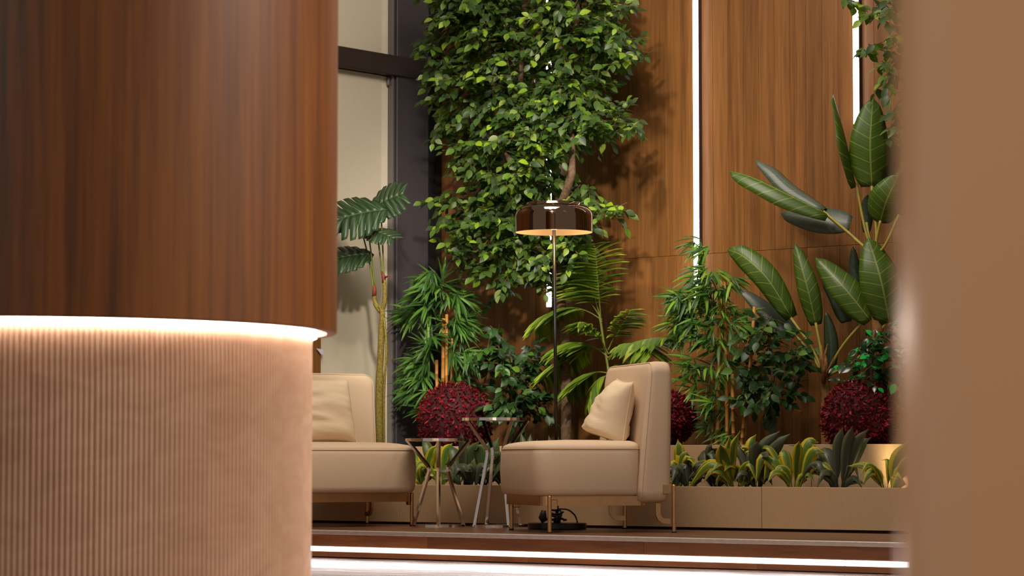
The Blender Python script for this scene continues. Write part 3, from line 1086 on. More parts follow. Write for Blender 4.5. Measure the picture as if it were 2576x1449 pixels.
class PlantRoot:
    """thin wrapper giving the inverse placement of a plant's Empty"""
    def __init__(self, name, base, label, cat, group=None):
        self.o = tag(empty(name, base), label, cat, group)
        self.base = Vector(base)
        self.inv = Matrix.Translation(-self.base)

    def tube(self, name, path, radii, mat, sides=8):
        return tube(name, [Vector(p) - self.base for p in path], radii, mat, self.o, sides)

    def leaves(self, name, me, mats, limit=300, stuff='foliage', seed=1):
        mats = sorted(mats, key=lambda m: (m.translation - EYE).length - 6.0 * m.to_scale().x)
        for m in mats[:limit]:
            inst(name, me, self.o, self.inv @ m)
        rest = mats[limit:]
        if not rest:
            return
        rnd = random.Random(seed)
        bv = [v.co.copy() for v in me.vertices]
        bf = [tuple(p.vertices) for p in me.polygons]
        verts, faces, val = [], [], []
        for m in rest:
            mm = self.inv @ m
            b = len(verts)
            verts += [tuple(mm @ q) for q in bv]
            faces += [tuple(b + i for i in f) for f in bf]
            val += [rnd.random()] * len(bf)
        o = mesh_obj(stuff, verts, faces, me.materials[0], self.o, True)
        at = o.data.attributes.new('rnd', 'FLOAT', 'FACE')
        at.data.foreach_set('value', val)
        o['kind'] = 'stuff'

    def twigs(self, paths, mat, r=0.0016, name='twigs'):
        verts, faces = [], []
        for p in paths:
            v, f = tube_geo([Vector(q) - self.base for q in p], [r * 1.6] + [r] * (len(p) - 1), 4, False)
            b = len(verts)
            verts += v
            faces += [tuple(b + i for i in q) for q in f]
        o = mesh_obj(name, verts, faces, mat, self.o, True)
        o['kind'] = 'stuff'


def rvec(rnd):
    while True:
        v = Vector((rnd.uniform(-1, 1), rnd.uniform(-1, 1), rnd.uniform(-1, 1)))
        if 0.05 < v.length < 1:
            return v


def ficus_foliage(blobs, Y, rnd, leaf_len, per_twig=9, density=1.0, ydepth=0.22, twig_len=0.2, ymax=12.17, droop=0.45):
    """blobs in photo pixels (u, v, ru, rv[, Y]) -> twigs with alternate leaves"""
    mats, paths = [], []
    for bl in blobs:
        u, v, ru, rv = bl[:4]
        yy = bl[4] if len(bl) > 4 else Y
        dens = bl[5] if len(bl) > 5 else 1.0
        c = on_y(u, v, yy)
        s = (c - EYE).length / FPX
        ax, az = ru * s, rv * s
        ay = min(ydepth, ymax - yy - 0.03)
        nt_ = max(2, int(density * dens * (ax * az) / 0.0011))
        for _ in range(nt_):
            q = rvec(rnd)
            q = q / max(q.length, 0.3) * min(1.0, q.length * 1.15)
            lat = q.x * ax
            p = c + RIGHT * lat - TOCAM * (q.y * ay) + Vector((0, 0, q.z * az))
            out = (RIGHT * (q.x * 0.9) - TOCAM * (q.y * 0.7) + Vector((0, 0, q.z * 0.5))).normalized()
            d = (out + rvec(rnd) * 0.5 + Vector((0, 0, rnd.uniform(-droop, 0.3)))).normalized()
            L = twig_len * rnd.uniform(0.6, 1.15)
            p0 = p - d * L * 0.8
            pts = []
            nn = per_twig
            for i in range(nn + 1):
                t = i / nn
                w_ = p0 + d * (L * t) + Vector((0, 0, -droop * 0.35 * L * t * t))
                if w_.y > ymax:
                    w_.y = ymax - 0.005
                pts.append(w_)
            paths.append([pts[0], pts[nn // 2], pts[-1]])
            sd = d.cross(Vector((0, 0, 1)))
            if sd.length < 0.1:
                sd = RIGHT.copy()
            sd.normalize()
            for i in range(1, nn + 1):
                s_ = 1 if i % 2 else -1
                ld_ = (d * rnd.uniform(0.3, 0.8) + sd * s_ * rnd.uniform(0.4, 0.9) + Vector((0, 0, -rnd.uniform(0.0, droop + 0.25))) + rvec(rnd) * 0.3)
                if i == nn:
                    ld_ = d + Vector((0, 0, -0.3))
                nrm = Vector((0, 0, 0.7)) + TOCAM * rnd.uniform(0.1, 1.0) + rvec(rnd) * 0.6
                m = basis(pts[i], ld_, nrm, leaf_len * rnd.uniform(0.72, 1.15))
                tip = m @ Vector((0, 1, 0))
                if tip.y > ymax + 0.015 or pts[i].z < 0.40:
                    continue
                mats.append(m)
    return mats, paths


me_fic = leaf_mesh('ficus_leaf', FIC_T, FIC_W, M['leaf_ficus'], 0.22, 0.16)
me_drk = leaf_mesh('dark_leaf', FIC_T, FIC_W, M['leaf_dark'], 0.22, 0.16)
me_gls = leaf_mesh('glossy_leaf', FIC_T, FIC_W, M['leaf_gloss'], 0.22, 0.16)
me_bam = leaf_mesh('bamboo_leaf', BAM_T, BAM_W, M['leaf_bamboo'], 0.3, 0.22, 0.05)
me_bay = leaf_mesh('bamboo_leaf_olive', BAM_T, BAM_W, M['leaf_bamboo_y'], 0.3, 0.22, 0.05)
me_red = leaf_mesh('red_leaf', [0, .3, .65, 1.0], [.03, .22, .2, .02], M['leaf_red'], 0.3, 0.1, 0.0)

# big ficus tree in the middle
rnd = random.Random(21)
yF = 11.78
base = on_y(1424, 1108, yF)
base.z = SOIL_B
fic = PlantRoot('ficus_tree', base, 'tall bushy green ficus tree rising behind the floor lamp', 'tree', 'ficus trees')
tp = [base, on_y(1424, 1000, yF), on_y(1420, 860, yF), on_y(1405, 700, yF), on_y(1398, 560, yF), on_y(1425, 480, yF - .08), on_y(1440, 410, yF - .1), on_y(1436, 250, yF), on_y(1450, 60, yF), on_y(1455, -120, yF)]
fic.tube('trunk', smooth_path(tp, 4), [0.030] * 14 + [0.024] * 10 + [0.017] * 13, M['bark'], 10)
fic.tube('limb', smooth_path([on_y(1398, 560, yF), on_y(1330, 470, yF - .05), on_y(1275, 390, yF - .12), on_y(1250, 330, yF - .1), on_y(1240, 120, yF), on_y(1230, -100, yF)], 5), [0.02] * 10 + [0.014] * 16, M['bark'], 8)
fic.tube('limb', smooth_path([on_y(1400, 640, yF), on_y(1340, 560, yF), on_y(1310, 300, yF), on_y(1320, 0, yF), on_y(1330, -120, yF)], 5), [0.016] * 21, M['bark'], 8)
blobs = [(1230, -30, 170, 110), (1440, -30, 130, 110), (1160, 60, 90, 110), (1270, 110, 110, 110), (1440, 110, 120, 120), (1560, 130, 70, 55, yF, .8),
         (1180, 220, 105, 90), (1300, 240, 110, 110), (1440, 235, 100, 100), (1530, 60, 60, 90, yF, .8),
         (1120, 310, 60, 45, yF, .6), (1220, 350, 100, 80), (1350, 350, 110, 90, yF - .08), (1470, 320, 90, 65, yF - .05), (1545, 300, 70, 45, yF, .6),
         (1330, 450, 95, 70, yF - .1), (1240, 450, 90, 70), (1200, 540, 90, 70), (1300, 560, 110, 70), (1420, 600, 75, 75, yF + .05),
         (1160, 600, 50, 45, yF, .7), (1270, 640, 95, 60, yF - .05), (1380, 650, 80, 55, yF), (1265, 715, 45, 30, yF, .7), (1350, 700, 50, 30, yF, .6), (1180, 660, 40, 30, yF, .5), (1460, 520, 55, 60, yF + .1), (1450, 630, 45, 40, yF - .05, .8), (1535, 525, 45, 38, yF - .1, .7), (1120, 500, 45, 40, yF, .5),
         (1140, 560, 40, 35, yF, .6), (1135, 640, 30, 30, yF, .5), (1210, 690, 45, 25, yF, .6), (1450, 560, 50, 60, yF - .1, .8), (1110, 190, 45, 60, yF, .7), (1090, 90, 30, 60, yF, .7), (1600, 140, 30, 30, yF, .5), (1590, 325, 25, 20, yF, .5)]
mats, paths = ficus_foliage(blobs, yF, rnd, 0.067, 9, 1.4, 0.30, 0.2)
fic.twigs(paths, M['twig'])
fic.leaves('leaf', me_fic, mats, 300, 'foliage', 2)

# second ficus, mostly hidden behind the pillar
rnd = random.Random(33)
yG = 11.7
base = on_y(2350, 1108, yG)
base.z = SOIL_B
f2 = PlantRoot('ficus_tree', base, 'ficus branches hanging in at the top beside the beige pillar', 'tree', 'ficus trees')
f2.tube('trunk', smooth_path([base, on_y(2352, 700, yG), on_y(2340, 300, yG), on_y(2335, -100, yG)], 5), [0.026] * 16, M['bark'], 8)
mats, paths = ficus_foliage([(2270, -20, 75, 70), (2215, 40, 40, 60, yG, .8), (2190, 120, 32, 45, yG, .8), (2250, 120, 40, 70), (2235, 200, 22, 26, yG, .7), (2140, 5, 25, 12, yG, .8),
                             (2300, 220, 50, 90), (2262, 260, 14, 30, yG, .8), (2262, 330, 14, 30, yG, .7), (2310, 400, 40, 80)], yG, rnd, 0.07, 8, 0.75, 0.2, 0.17)
f2.twigs(paths, M['twig'])
f2.leaves('leaf', me_fic, mats, 240, 'foliage', 3)

# small ficus bush left of the lamp pole
rnd = random.Random(41)
yS = 11.72
base = on_y(1290, 1108, yS)
base.z = SOIL_B
f3 = PlantRoot('ficus_bush', base, 'small leafy ficus bush between the red ball and the lamp pole', 'bush', 'ficus bushes')
f3.tube('stem', smooth_path([base, on_y(1288, 1000, yS), on_y(1292, 930, yS), on_y(1280, 880, yS)], 4), 0.008, M['bark'], 6)
mats, paths = ficus_foliage([(1285, 930, 80, 75), (1235, 895, 38, 50), (1340, 930, 55, 70), (1250, 845, 40, 35, yS, .9), (1300, 1010, 80, 55), (1350, 1000, 35, 60), (1265, 1040, 40, 30)],
                            yS, rnd, 0.068, 8, 0.75, 0.2, 0.16)
f3.twigs(paths, M['twig'])
f3.leaves('leaf', me_drk, mats, 260, 'foliage', 4)

# dark ficus bush on the right
rnd = random.Random(47)
base = on_y(1945, 1108, yS)
base.z = SOIL_B
f4 = PlantRoot('ficus_bush', base, 'dark shaded ficus bush between the bamboo canes and the banana trunk', 'bush', 'ficus bushes')
f4.tube('stem', smooth_path([base, on_y(1947, 1000, yS), on_y(1940, 900, yS), on_y(1930, 800, yS)], 4), 0.009, M['bark'], 6)
mats, paths = ficus_foliage([(1930, 840, 75, 45), (1935, 900, 85, 70), (1880, 930, 45, 75), (2005, 910, 50, 65), (1950, 985, 80, 55), (1880, 1000, 40, 40, yS, .7)],
                            yS, rnd, 0.07, 8, 0.8, 0.22, 0.16)
f4.twigs(paths, M['twig'])
f4.leaves('leaf', me_drk, mats, 260, 'foliage', 5)

# glossy bush in front of the banana plant
rnd = random.Random(53)
yGl = 11.66
base = on_y(2190, 1108, yGl)
base.z = SOIL_B
f5 = PlantRoot('ficus_bush', base, 'dark bush with some leaves coloured as lit emerald above the red ball beside the pillar', 'bush', 'ficus bushes')
f5.tube('stem', smooth_path([base, on_y(2190, 1000, yGl), on_y(2195, 900, yGl), on_y(2200, 830, yGl)], 4), 0.008, M['bark'], 6)
mats, paths = ficus_foliage([(2190, 850, 65, 40), (2200, 900, 70, 60), (2145, 940, 40, 50, yGl, .7), (2235, 930, 45, 80), (2150, 965, 60, 28, yGl, .8), (2280, 900, 40, 80)],
                            yGl, rnd, 0.062, 8, 0.75, 0.2, 0.15)
f5.twigs(paths, M['twig'])
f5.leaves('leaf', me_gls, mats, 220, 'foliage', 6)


# ------------------------------------------------------------------ bamboo plants
def bamboo(base_px, Y, canes, clusters, me, label, seed, leaf_len=0.148, n=19):
    rnd = random.Random(seed)
    base = on_y(base_px[0], base_px[1], Y)
    base.z = SOIL_B
    P = PlantRoot('bamboo_plant', base, label, 'plant', 'bamboo plants')
    for (u0, u1, v1, r) in canes:
        b = on_y(u0, 1108, Y - 0.05 + rnd.uniform(-.02, .02))
        b.z = SOIL_B - 0.01
        e = on_y(u1, v1, Y - 0.05)
        path, rad = [], []
        k = 7
        for i in range(k):
            for dt, rr in ((0.0, 1.14), (0.02, 1.0), (0.98, 1.0)):
                path.append(b.lerp(e, min(1, (i + dt) / k)))
                rad.append(r * rr)
        P.tube('cane', path, rad, M['cane'], 8)
    mats, paths = [], []
    for cl in clusters:
        u, v = cl[:2]
        k = cl[2] if len(cl) > 2 else n
        yy = Y - rnd.uniform(0.0, 0.13)
        c = on_y(u, v, yy)
        axis_u = canes[0][1]
        out = (RIGHT * (max(-1.0, min(1.0, (u - axis_u) / 60.0)) + rnd.uniform(-.6, .6)) + TOCAM * rnd.uniform(0.0, 0.7) + Vector((0, 0, rnd.uniform(-.25, .35)))).normalized()
        sdv = out.cross(Vector((0, 0, 1)) + TOCAM * 0.6).normalized()
        for q in range(k):
            an = R(-85 + 170 * (q + rnd.uniform(0, 1)) / k)
            d = out * math.cos(an) + sdv * math.sin(an) + Vector((0, 0, rnd.uniform(-0.65, 0.05))) + rvec(rnd) * 0.2
            nrm = Vector((0, 0, 1)) + TOCAM * 0.8 + rvec(rnd) * 0.5
            o = c - out * 0.03 + rvec(rnd) * 0.02
            m = basis(o, d, nrm, leaf_len * rnd.uniform(0.65, 1.15))
            if (m @ Vector((0, 1, 0))).y > 12.17:
                continue
            mats.append(m)
        paths.append([c + Vector((0, 0, -0.06)) - TOCAM * 0.03, c + Vector((0, 0, -0.02)), c])
    P.twigs(paths, M['twig'], 0.002)
    P.leaves('leaf', me, mats, 300, 'foliage', seed)
    return P


cl = []
rnd = random.Random(61)
for (u, v, ru, rv, k) in ((1080, 730, 55, 35, 7), (1150, 770, 45, 45, 7), (1065, 800, 45, 45, 7), (1170, 840, 35, 45, 5), (1170, 900, 35, 40, 4), (1045, 880, 35, 30, 4),
                          (1045, 960, 35, 45, 7), (1160, 975, 35, 40, 4), (1185, 930, 25, 50, 4), (1060, 1010, 35, 25, 3), (1100, 700, 40, 14, 4)):
    for _ in range(k):
        cl.append((u + rnd.uniform(-ru, ru), v + rnd.uniform(-rv, rv)))
bamboo((1110, 1108), 11.80, [(1112, 1116, 800, 0.011), (1122, 1124, 790, 0.009), (1102, 1098, 905, 0.009), (1130, 1138, 850, 0.007)], cl, me_bam,
       'bushy bright green bamboo plant with tan canes beside the dark window post', 62)
cl = []
for (u, v, ru, rv, k) in ((1760, 610, 18, 20, 3), (1765, 680, 40, 25, 5), (1730, 730, 45, 35, 7), (1800, 740, 55, 35, 7), (1850, 700, 15, 25, 2), (1715, 800, 40, 40, 8), (1780, 810, 50, 45, 7), (1850, 790, 35, 35, 5),
                          (1745, 880, 45, 45, 7), (1800, 900, 35, 45, 4), (1770, 960, 40, 35, 4), (1800, 1030, 35, 40, 5), (1830, 1080, 30, 20, 2), (1690, 830, 15, 25, 2)):
    for _ in range(k):
        cl.append((u + rnd.uniform(-ru, ru), v + rnd.uniform(-rv, rv), 11))
bamboo((1830, 1108), 11.76, [(1802, 1816, 690, 0.012), (1830, 1824, 700, 0.010), (1812, 1800, 860, 0.008), (1846, 1842, 940, 0.010), (1862, 1880, 980, 0.010), (1870, 1898, 770, 0.009), (1790, 1795, 1000, 0.008)],
       cl, me_bay, 'bamboo plant with tan canes rising under the second light strip', 63, 0.14, 12)


# ------------------------------------------------------------------ areca palm
def frond(P, p0, p1, arch, nl, ll, rnd, me, droop=0.35, side_dir=None, joined=False):
    mid = (p0 + p1) / 2 + arch
    ax = (p1 - p0)
    pts = [p0 * (1 - t) ** 2 + mid * 2 * t * (1 - t) + p1 * t * t for t in [i / 16 for i in range(17)]]
    v, f = tube_geo([q - P.base for q in pts], [0.004 * (1 - 0.8 * i / 16) for i in range(17)], 5, False)
    fr = mesh_obj('frond', v, f, M['petiole'], P.o, True)
    held = []
    for i in range(nl):
        t = 0.26 + 0.74 * (i + 0.5) / nl
        k = min(15, int(t * 16))
        fr_ = t * 16 - k
        q = pts[k].lerp(pts[k + 1], fr_)
        tg = (pts[k + 1] - pts[k]).normalized()
        sd = side_dir if side_dir is not None else tg.cross(Vector((0, 0, 1)))
        sd = (sd - tg * sd.dot(tg)).normalized()
        prof = math.sin(math.pi * min(1, 0.15 + 0.85 * (1 - abs(t - 0.55) / 0.55) * 0.75)) if False else (0.55 + 0.45 * math.sin(math.pi * (t - 0.2) / 0.85)) * (1.0 if t < 0.85 else 1 - (t - 0.85) * 2.2)
        for s in (-1, 1):
            d = tg * rnd.uniform(0.55, 0.75) + sd * s + Vector((0, 0, -droop * rnd.uniform(0.6, 1.3))) + rvec(rnd) * 0.08
            nrm = Vector((0, 0, 1)) + TOCAM * 0.5 + sd * (-s * 0.3)
            m = basis(q, d, nrm, ll * prof * rnd.uniform(0.85, 1.1))
            if (m @ Vector((0, 1, 0))).y > 12.18 or q.y > 12.18:
                continue
            if joined:
                held.append(P.inv @ m)
            else:
                inst('leaflet', me, fr, P.inv @ m)
    if held:
        bv = [q.co.copy() for q in me.vertices]
        bf = [tuple(q.vertices) for q in me.polygons]
        vs, fs, val = [], [], []
        for m in held:
            b = len(vs)
            vs += [tuple(m @ q) for q in bv]
            fs += [tuple(b + q for q in f_) for f_ in bf]
            val += [rnd.random()] * len(bf)
        o = mesh_obj('leaflets', vs, fs, me.materials[0], fr, True)
        o.data.attributes.new('rnd', 'FLOAT', 'FACE').data.foreach_set('value', val)
        o['kind'] = 'stuff'


me_palm = leaf_mesh('palm_leaflet', [0, .1, .4, .75, 1.0], [.03, .075, .092, .062, .004], M['leaf_palm'], 0.35, 0.16, 0.0)
rnd = random.Random(71)
yP = 11.72
base = on_y(1535, 1108, yP)
base.z = SOIL_B
palm = PlantRoot('areca_palm', base, 'feathery green palm between the lamp pole and the armchair back', 'palm')


def pp_(u, v, dy=0.0):
    return on_y(u, v, yP + dy)


palm.tube('stem', smooth_path([base, pp_(1535, 1000), pp_(1530, 930), pp_(1520, 870), pp_(1508, 790)], 4), [0.012] * 8 + [0.007] * 9, M['petiole'], 8)
up = Vector((0, 0, 1))
FR = [((1512, 810), (1496, 612), 0.02, 15, 0.19, (0, -.05, 0)), ((1512, 805), (1345, 822), 0.17, 16, 0.17, (0, -.05, 0)), ((1514, 805), (1405, 690), 0.08, 15, 0.17, (0, .12, 0)),
      ((1525, 880), (1362, 960), 0.12, 14, 0.17, (0, .05, 0)), ((1530, 900), (1398, 880), 0.12, 15, 0.18, (0, -.10, 0)), ((1530, 900), (1680, 850), 0.06, 16, 0.15, (0, -.06, 0)),
      ((1532, 905), (1640, 890), 0.14, 15, 0.17, (0, -.12, 0)), ((1530, 880), (1585, 780), 0.02, 13, 0.15, (0, .0, 0)), ((1532, 940), (1425, 985), 0.09, 13, 0.16, (0, -.05, 0)),
      ((1534, 950), (1480, 1020), 0.12, 12, 0.16, (0, -.1, 0)), ((1532, 930), (1610, 970), 0.12, 13, 0.16, (0, -.1, 0)), ((1514, 810), (1462, 640), 0.0, 12, 0.16, (0, .12, 0)),
      ((1530, 890), (1460, 810), 0.08, 13, 0.16, (0, -.14, 0))]
nfr = 0
for (a, b, ar, nl, ll, dv) in FR:
    nfr += 1
    frond(palm, pp_(*a), pp_(*b, dv[1]), up * ar, int(nl * 1.45), ll * 1.2, rnd, me_palm, 0.4, None, nfr > 7)


# ------------------------------------------------------------------ broad leaves
def blade(name, path, width, mat, parent, base, nrm, shape='banana', fold=0.18, wav=0.02, seed=0, nseg=14, across=6):
    """broad leaf following a path (list of world points); nrm = rough facing of the blade"""
    rnd = random.Random(seed)
    pts = smooth_path(path, max(3, nseg // (len(path) - 1)))
    n = len(pts) - 1
    verts, faces, uvs = [], [], []
    ph = rnd.uniform(0, 6)
    for i, p in enumerate(pts):
        t = i / n
        tg = (pts[min(i + 1, n)] - pts[max(i - 1, 0)]).normalized()
        sd = tg.cross(nrm)
        if sd.length < 1e-3:
            sd = tg.orthogonal()
        sd.normalize()
        nn = sd.cross(tg)
        if shape == 'banana':
            w_ = (max(0.0, math.sin(math.pi * min(1, 0.06 + t * 0.94) ** 0.85))) ** 0.55
            if t > 0.97:
                w_ *= 0.6
        else:
            w_ = math.sin(math.pi * ((t - 0.16) / 0.84) ** 0.72) ** 1.05 * (1.12 - 0.5 * t ** 3) if 0.16 < t < 1 else 0.0
            w_ = max(w_, 0.14 * (1 - t))
        w_ = max(w_, 0.02) * width / 2
        for j in range(across + 1):
            s = 2 * j / across - 1
            h = -abs(s) ** 1.5 * w_ * fold * 2 + wav * width * math.sin(t * 14 + ph + s * 1.3) * abs(s) ** 2
            verts.append(p - base + sd * (s * w_) + nn * h)
            uvs.append((s, t))
    m_ = across + 1
    for i in range(n):
        for j in range(across):
            faces.append((i * m_ + j, i * m_ + j + 1, (i + 1) * m_ + j + 1, (i + 1) * m_ + j))
    o = mesh_obj(name, verts, faces, mat, parent, True, uvs=uvs)
    so = o.modifiers.new('thickness', 'SOLIDIFY')
    so.thickness = 0.0012
    return o


def bpath(a, b, bend=0.0, out=0.0):
    m = (a + b) / 2 + Vector((0, 0, bend)) + TOCAM * out
    return [a, m, b]


yB = 11.82


def b_(u, v, dy=0.0):
    return on_y(u, v, yB + dy)


base = on_y(2216, 1108, yB)
base.z = SOIL_B
ban = PlantRoot('banana_plant', base, 'tall banana plant whose upper leaves stand before the third light strip', 'plant', 'banana plants')
crown = b_(2196, 640)
ban.tube('trunk', smooth_path([base, b_(2214, 950), b_(2206, 780), crown], 5), [0.035] * 6 + [0.03] * 5 + [0.02] * 5, M['fibre'], 10)
fc = TOCAM


def bleaf(P, stem, path, width, mat, nrm, seed, fold=0.18):
    if stem:
        P.tube('stalk', smooth_path(stem, 5), 0.0075, M['stalk'], 7)
    blade('leaf', path, width, M[mat], P.o, P.base, nrm, 'banana', fold, 0.02, seed)


k = mpp(yB)
bleaf(ban, [crown, b_(2205, 590), b_(2193, 468)], [b_(2193, 470), b_(2189, 360, -.03), b_(2196, 246)], 94 * k, 'banana', fc, 1)
bleaf(ban, [crown, b_(2175, 570), b_(2154, 460)], [b_(2154, 470), b_(2128, 350, -.08), b_(2096, 237, -.02)], 60 * k, 'banana', fc * 0.25 + RIGHT, 2, 0.3)
bleaf(ban, [crown, b_(2205, 600), b_(2215, 555)], [b_(2213, 560), b_(2232, 500, -.05), b_(2262, 440, -.03)], 84 * k, 'banana', fc - RIGHT * 0.1, 3)
bleaf(ban, [crown, b_(2140, 590), b_(2072, 532)], [b_(2085, 540), b_(1980, 488, -.1), b_(1890, 445, -.14), b_(1835, 430, -.15)], 62 * k, 'banana', fc * 0.55 + up * 0.8, 4, 0.35)
bleaf(ban, [crown, b_(2150, 600), b_(2085, 545, .05)], [b_(2075, 525, .1), b_(1990, 470, .1), b_(1940, 425, .1), b_(1900, 402, .1)], 46 * k, 'banana_under', fc * 0.7 + up * 0.7, 5, 0.3)
bleaf(ban, None, [b_(2140, 560, .12), b_(2060, 550, .08), b_(1964, 538, .08)], 70 * k, 'banana_under', fc + up * 0.3, 6, 0.1)
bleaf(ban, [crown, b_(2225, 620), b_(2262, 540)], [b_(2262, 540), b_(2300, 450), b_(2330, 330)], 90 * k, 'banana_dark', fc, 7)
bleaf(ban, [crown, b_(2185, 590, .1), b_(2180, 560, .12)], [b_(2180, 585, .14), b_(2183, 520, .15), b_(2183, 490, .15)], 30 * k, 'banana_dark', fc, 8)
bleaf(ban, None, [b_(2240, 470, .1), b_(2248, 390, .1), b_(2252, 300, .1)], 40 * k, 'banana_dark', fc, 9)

base = on_y(2080, 1108, yB - .02)
base.z = SOIL_B
ban2 = PlantRoot('banana_plant', base, 'lower banana plant with a fibrous brown trunk beside the dark bush', 'plant', 'banana plants')
c2 = b_(2074, 950)
ban2.tube('trunk', smooth_path([base, b_(2078, 1030), c2, b_(2068, 900)], 5), [0.030] * 6 + [0.026] * 5 + [0.016] * 5, M['fibre'], 10)
bleaf(ban2, [c2, b_(2065, 880), b_(2052, 812)], [b_(2053, 818), b_(2030, 720, -.05), b_(2000, 612, -.02)], 52 * k, 'banana', fc - RIGHT * 0.25, 11)
bleaf(ban2, [c2, b_(2045, 880), b_(1990, 800)], [b_(1992, 800), b_(1930, 700, -.08), b_(1870, 645, -.1), b_(1830, 627, -.1)], 62 * k, 'banana', fc - up * 0.1, 12)
bleaf(ban2, [c2, b_(2040, 890), b_(1998, 840)], [b_(2004, 842, .1), b_(1940, 790, .1), b_(1862, 727, .1)], 48 * k, 'banana_under', fc + up * 0.3, 13, 0.1)
bleaf(ban2, [c2, b_(2120, 870), b_(2180, 800)], [b_(2190, 806), b_(2125, 725, -.06), b_(2052, 648, -.04)], 72 * k, 'banana', fc, 14)
bleaf(ban2, [c2, b_(2160, 900), b_(2235, 805)], [b_(2238, 812), b_(2215, 700, -.06), b_(2184, 598, -.03)], 96 * k, 'banana', fc, 15)
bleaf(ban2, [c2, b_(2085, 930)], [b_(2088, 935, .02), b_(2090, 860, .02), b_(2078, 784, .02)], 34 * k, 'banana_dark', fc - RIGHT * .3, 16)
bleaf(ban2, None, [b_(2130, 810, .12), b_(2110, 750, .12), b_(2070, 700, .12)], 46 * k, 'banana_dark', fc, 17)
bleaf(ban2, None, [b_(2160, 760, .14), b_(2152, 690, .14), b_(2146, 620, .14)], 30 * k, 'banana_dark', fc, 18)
for i in range(7):
    rr_ = random.Random(90 + i)
    a = b_(2074 + rr_.uniform(-8, 8), 950 + rr_.uniform(-30, 20), -.03)
    e = b_(2074 + rr_.uniform(-28, 24), 880 + rr_.uniform(-30, 60), -.05)
    ban2.tube('husk', [a, a.lerp(e, .5) + TOCAM * .01, e], [0.012, 0.008, 0.002], M['fibre'], 5)

# ------------------------------------------------------------------ monstera
yM = 11.22


def mo(u, v, dy=0.0):
    return on_y(u, v, yM + dy)


base = mo(957, 1150)
base.z = SOIL_T
mon = PlantRoot('monstera_plant', base, 'monstera with split leaves on a mossy trunk in front of the blind', 'plant')
km = mpp(yM, 950)
mon.tube('trunk', smooth_path([base, mo(956, 1110), mo(954, 1000), mo(958, 880), mo(962, 790), mo(956, 770)], 5), [0.0225] * 13 + [0.019] * 6 + [0.015] * 7, M['moss'], 10)
mon.tube('aerial_root', smooth_path([mo(968, 1200, -.03), mo(966, 1000, -.03), mo(972, 880, -.03), mo(966, 800, -.02)], 5), 0.007, M['moss'], 7)
mon.tube('trunk_fork', smooth_path([mo(958, 785), mo(945, 765), mo(941, 742)], 4), [0.014] * 5 + [0.011] * 4, M['moss'], 8)
mon.tube('trunk_fork', smooth_path([mo(960, 785), mo(968, 750), mo(966, 705)], 4), [0.014] * 5 + [0.011] * 4, M['moss'], 8)
mon.tube('sheath', [mo(941, 746), mo(942, 730), mo(943, 715)], [0.012, 0.012, 0.003], M['sheath'], 8)
mon.tube('sheath', [mo(966, 712), mo(965, 695), mo(958, 678)], [0.012, 0.011, 0.002], M['sheath'], 8)
mon.tube('sheath', [mo(966, 700), mo(976, 694), mo(986, 695)], [0.007, 0.004, 0.001], M['sheath'], 6)


def monstera_leaf(tip, stem_pt, stem_base, length, width, axis, nrm, seed):
    """stem_pt = where the petiole joins, axis = direction to the tip"""
    mon.tube('petiole', smooth_path([stem_base, (stem_base + stem_pt) / 2 + Vector((0, 0, 0.02)), stem_pt], 5), 0.0045, M['petiole'], 6)
    rnd = random.Random(seed)
    ax = axis.normalized()
    sd = ax.cross(nrm).normalized()
    nn = sd.cross(ax)
    verts, faces, uvs = [], [], []

    def P3(x, y):
        z = -0.22 * (y * y) * length - 0.28 * abs(x) ** 1.6 * width
        return stem_pt - mon.base + ax * (y * length) + sd * (x * width) + nn * z

    def W(y):
        return 0.5 * math.sqrt(max(0, 1 - ((y - 0.42) / 0.60) ** 2)) if y > -0.18 else 0.0
    nlob = 7
    ys = [-0.16 + 1.14 * i / nlob for i in range(nlob + 1)]
    for s in (-1, 1):
        for i in range(nlob):
            y0, y1 = ys[i], ys[i + 1]
            gap = 0.20 if i not in (0,) else 0.06
            h = (y1 - y0)
            b = len(verts)
            # lobe: from midrib out, slanting towards the tip, narrowing slits between lobes
            m = 6
            for j in range(m + 1):
                a = j / m
                cut = gap * max(0.0, (a - 0.45) / 0.55) ** 0.8
                for e in (0, 1):
                    yy = (y0 + h * cut * 0.5) if e == 0 else (y1 - h * cut * 0.5)
                    yc = (y0 + y1) / 2
                    w_ = W(yc) * (1.0 if a < 1 else 0.97)
                    slant = 0.16 * a
                    yv = yy + slant
                    if a > 0.85:
                        yv = yc + slant + (yy - yc) * 0.86
                    verts.append(P3(s * a * w_, yv))
                    uvs.append((s * a * 0.95 + s * 0.02, yv))
            for j in range(m):
                q = (b + 2 * j, b + 2 * j + 2, b + 2 * j + 3, b + 2 * j + 1)
                faces.append(q)
    o = mesh_obj('leaf', verts, faces, M['monstera'], mon.o, True, uvs=uvs)
    so = o.modifiers.new('thickness', 'SOLIDIFY')
    so.thickness = 0.0012


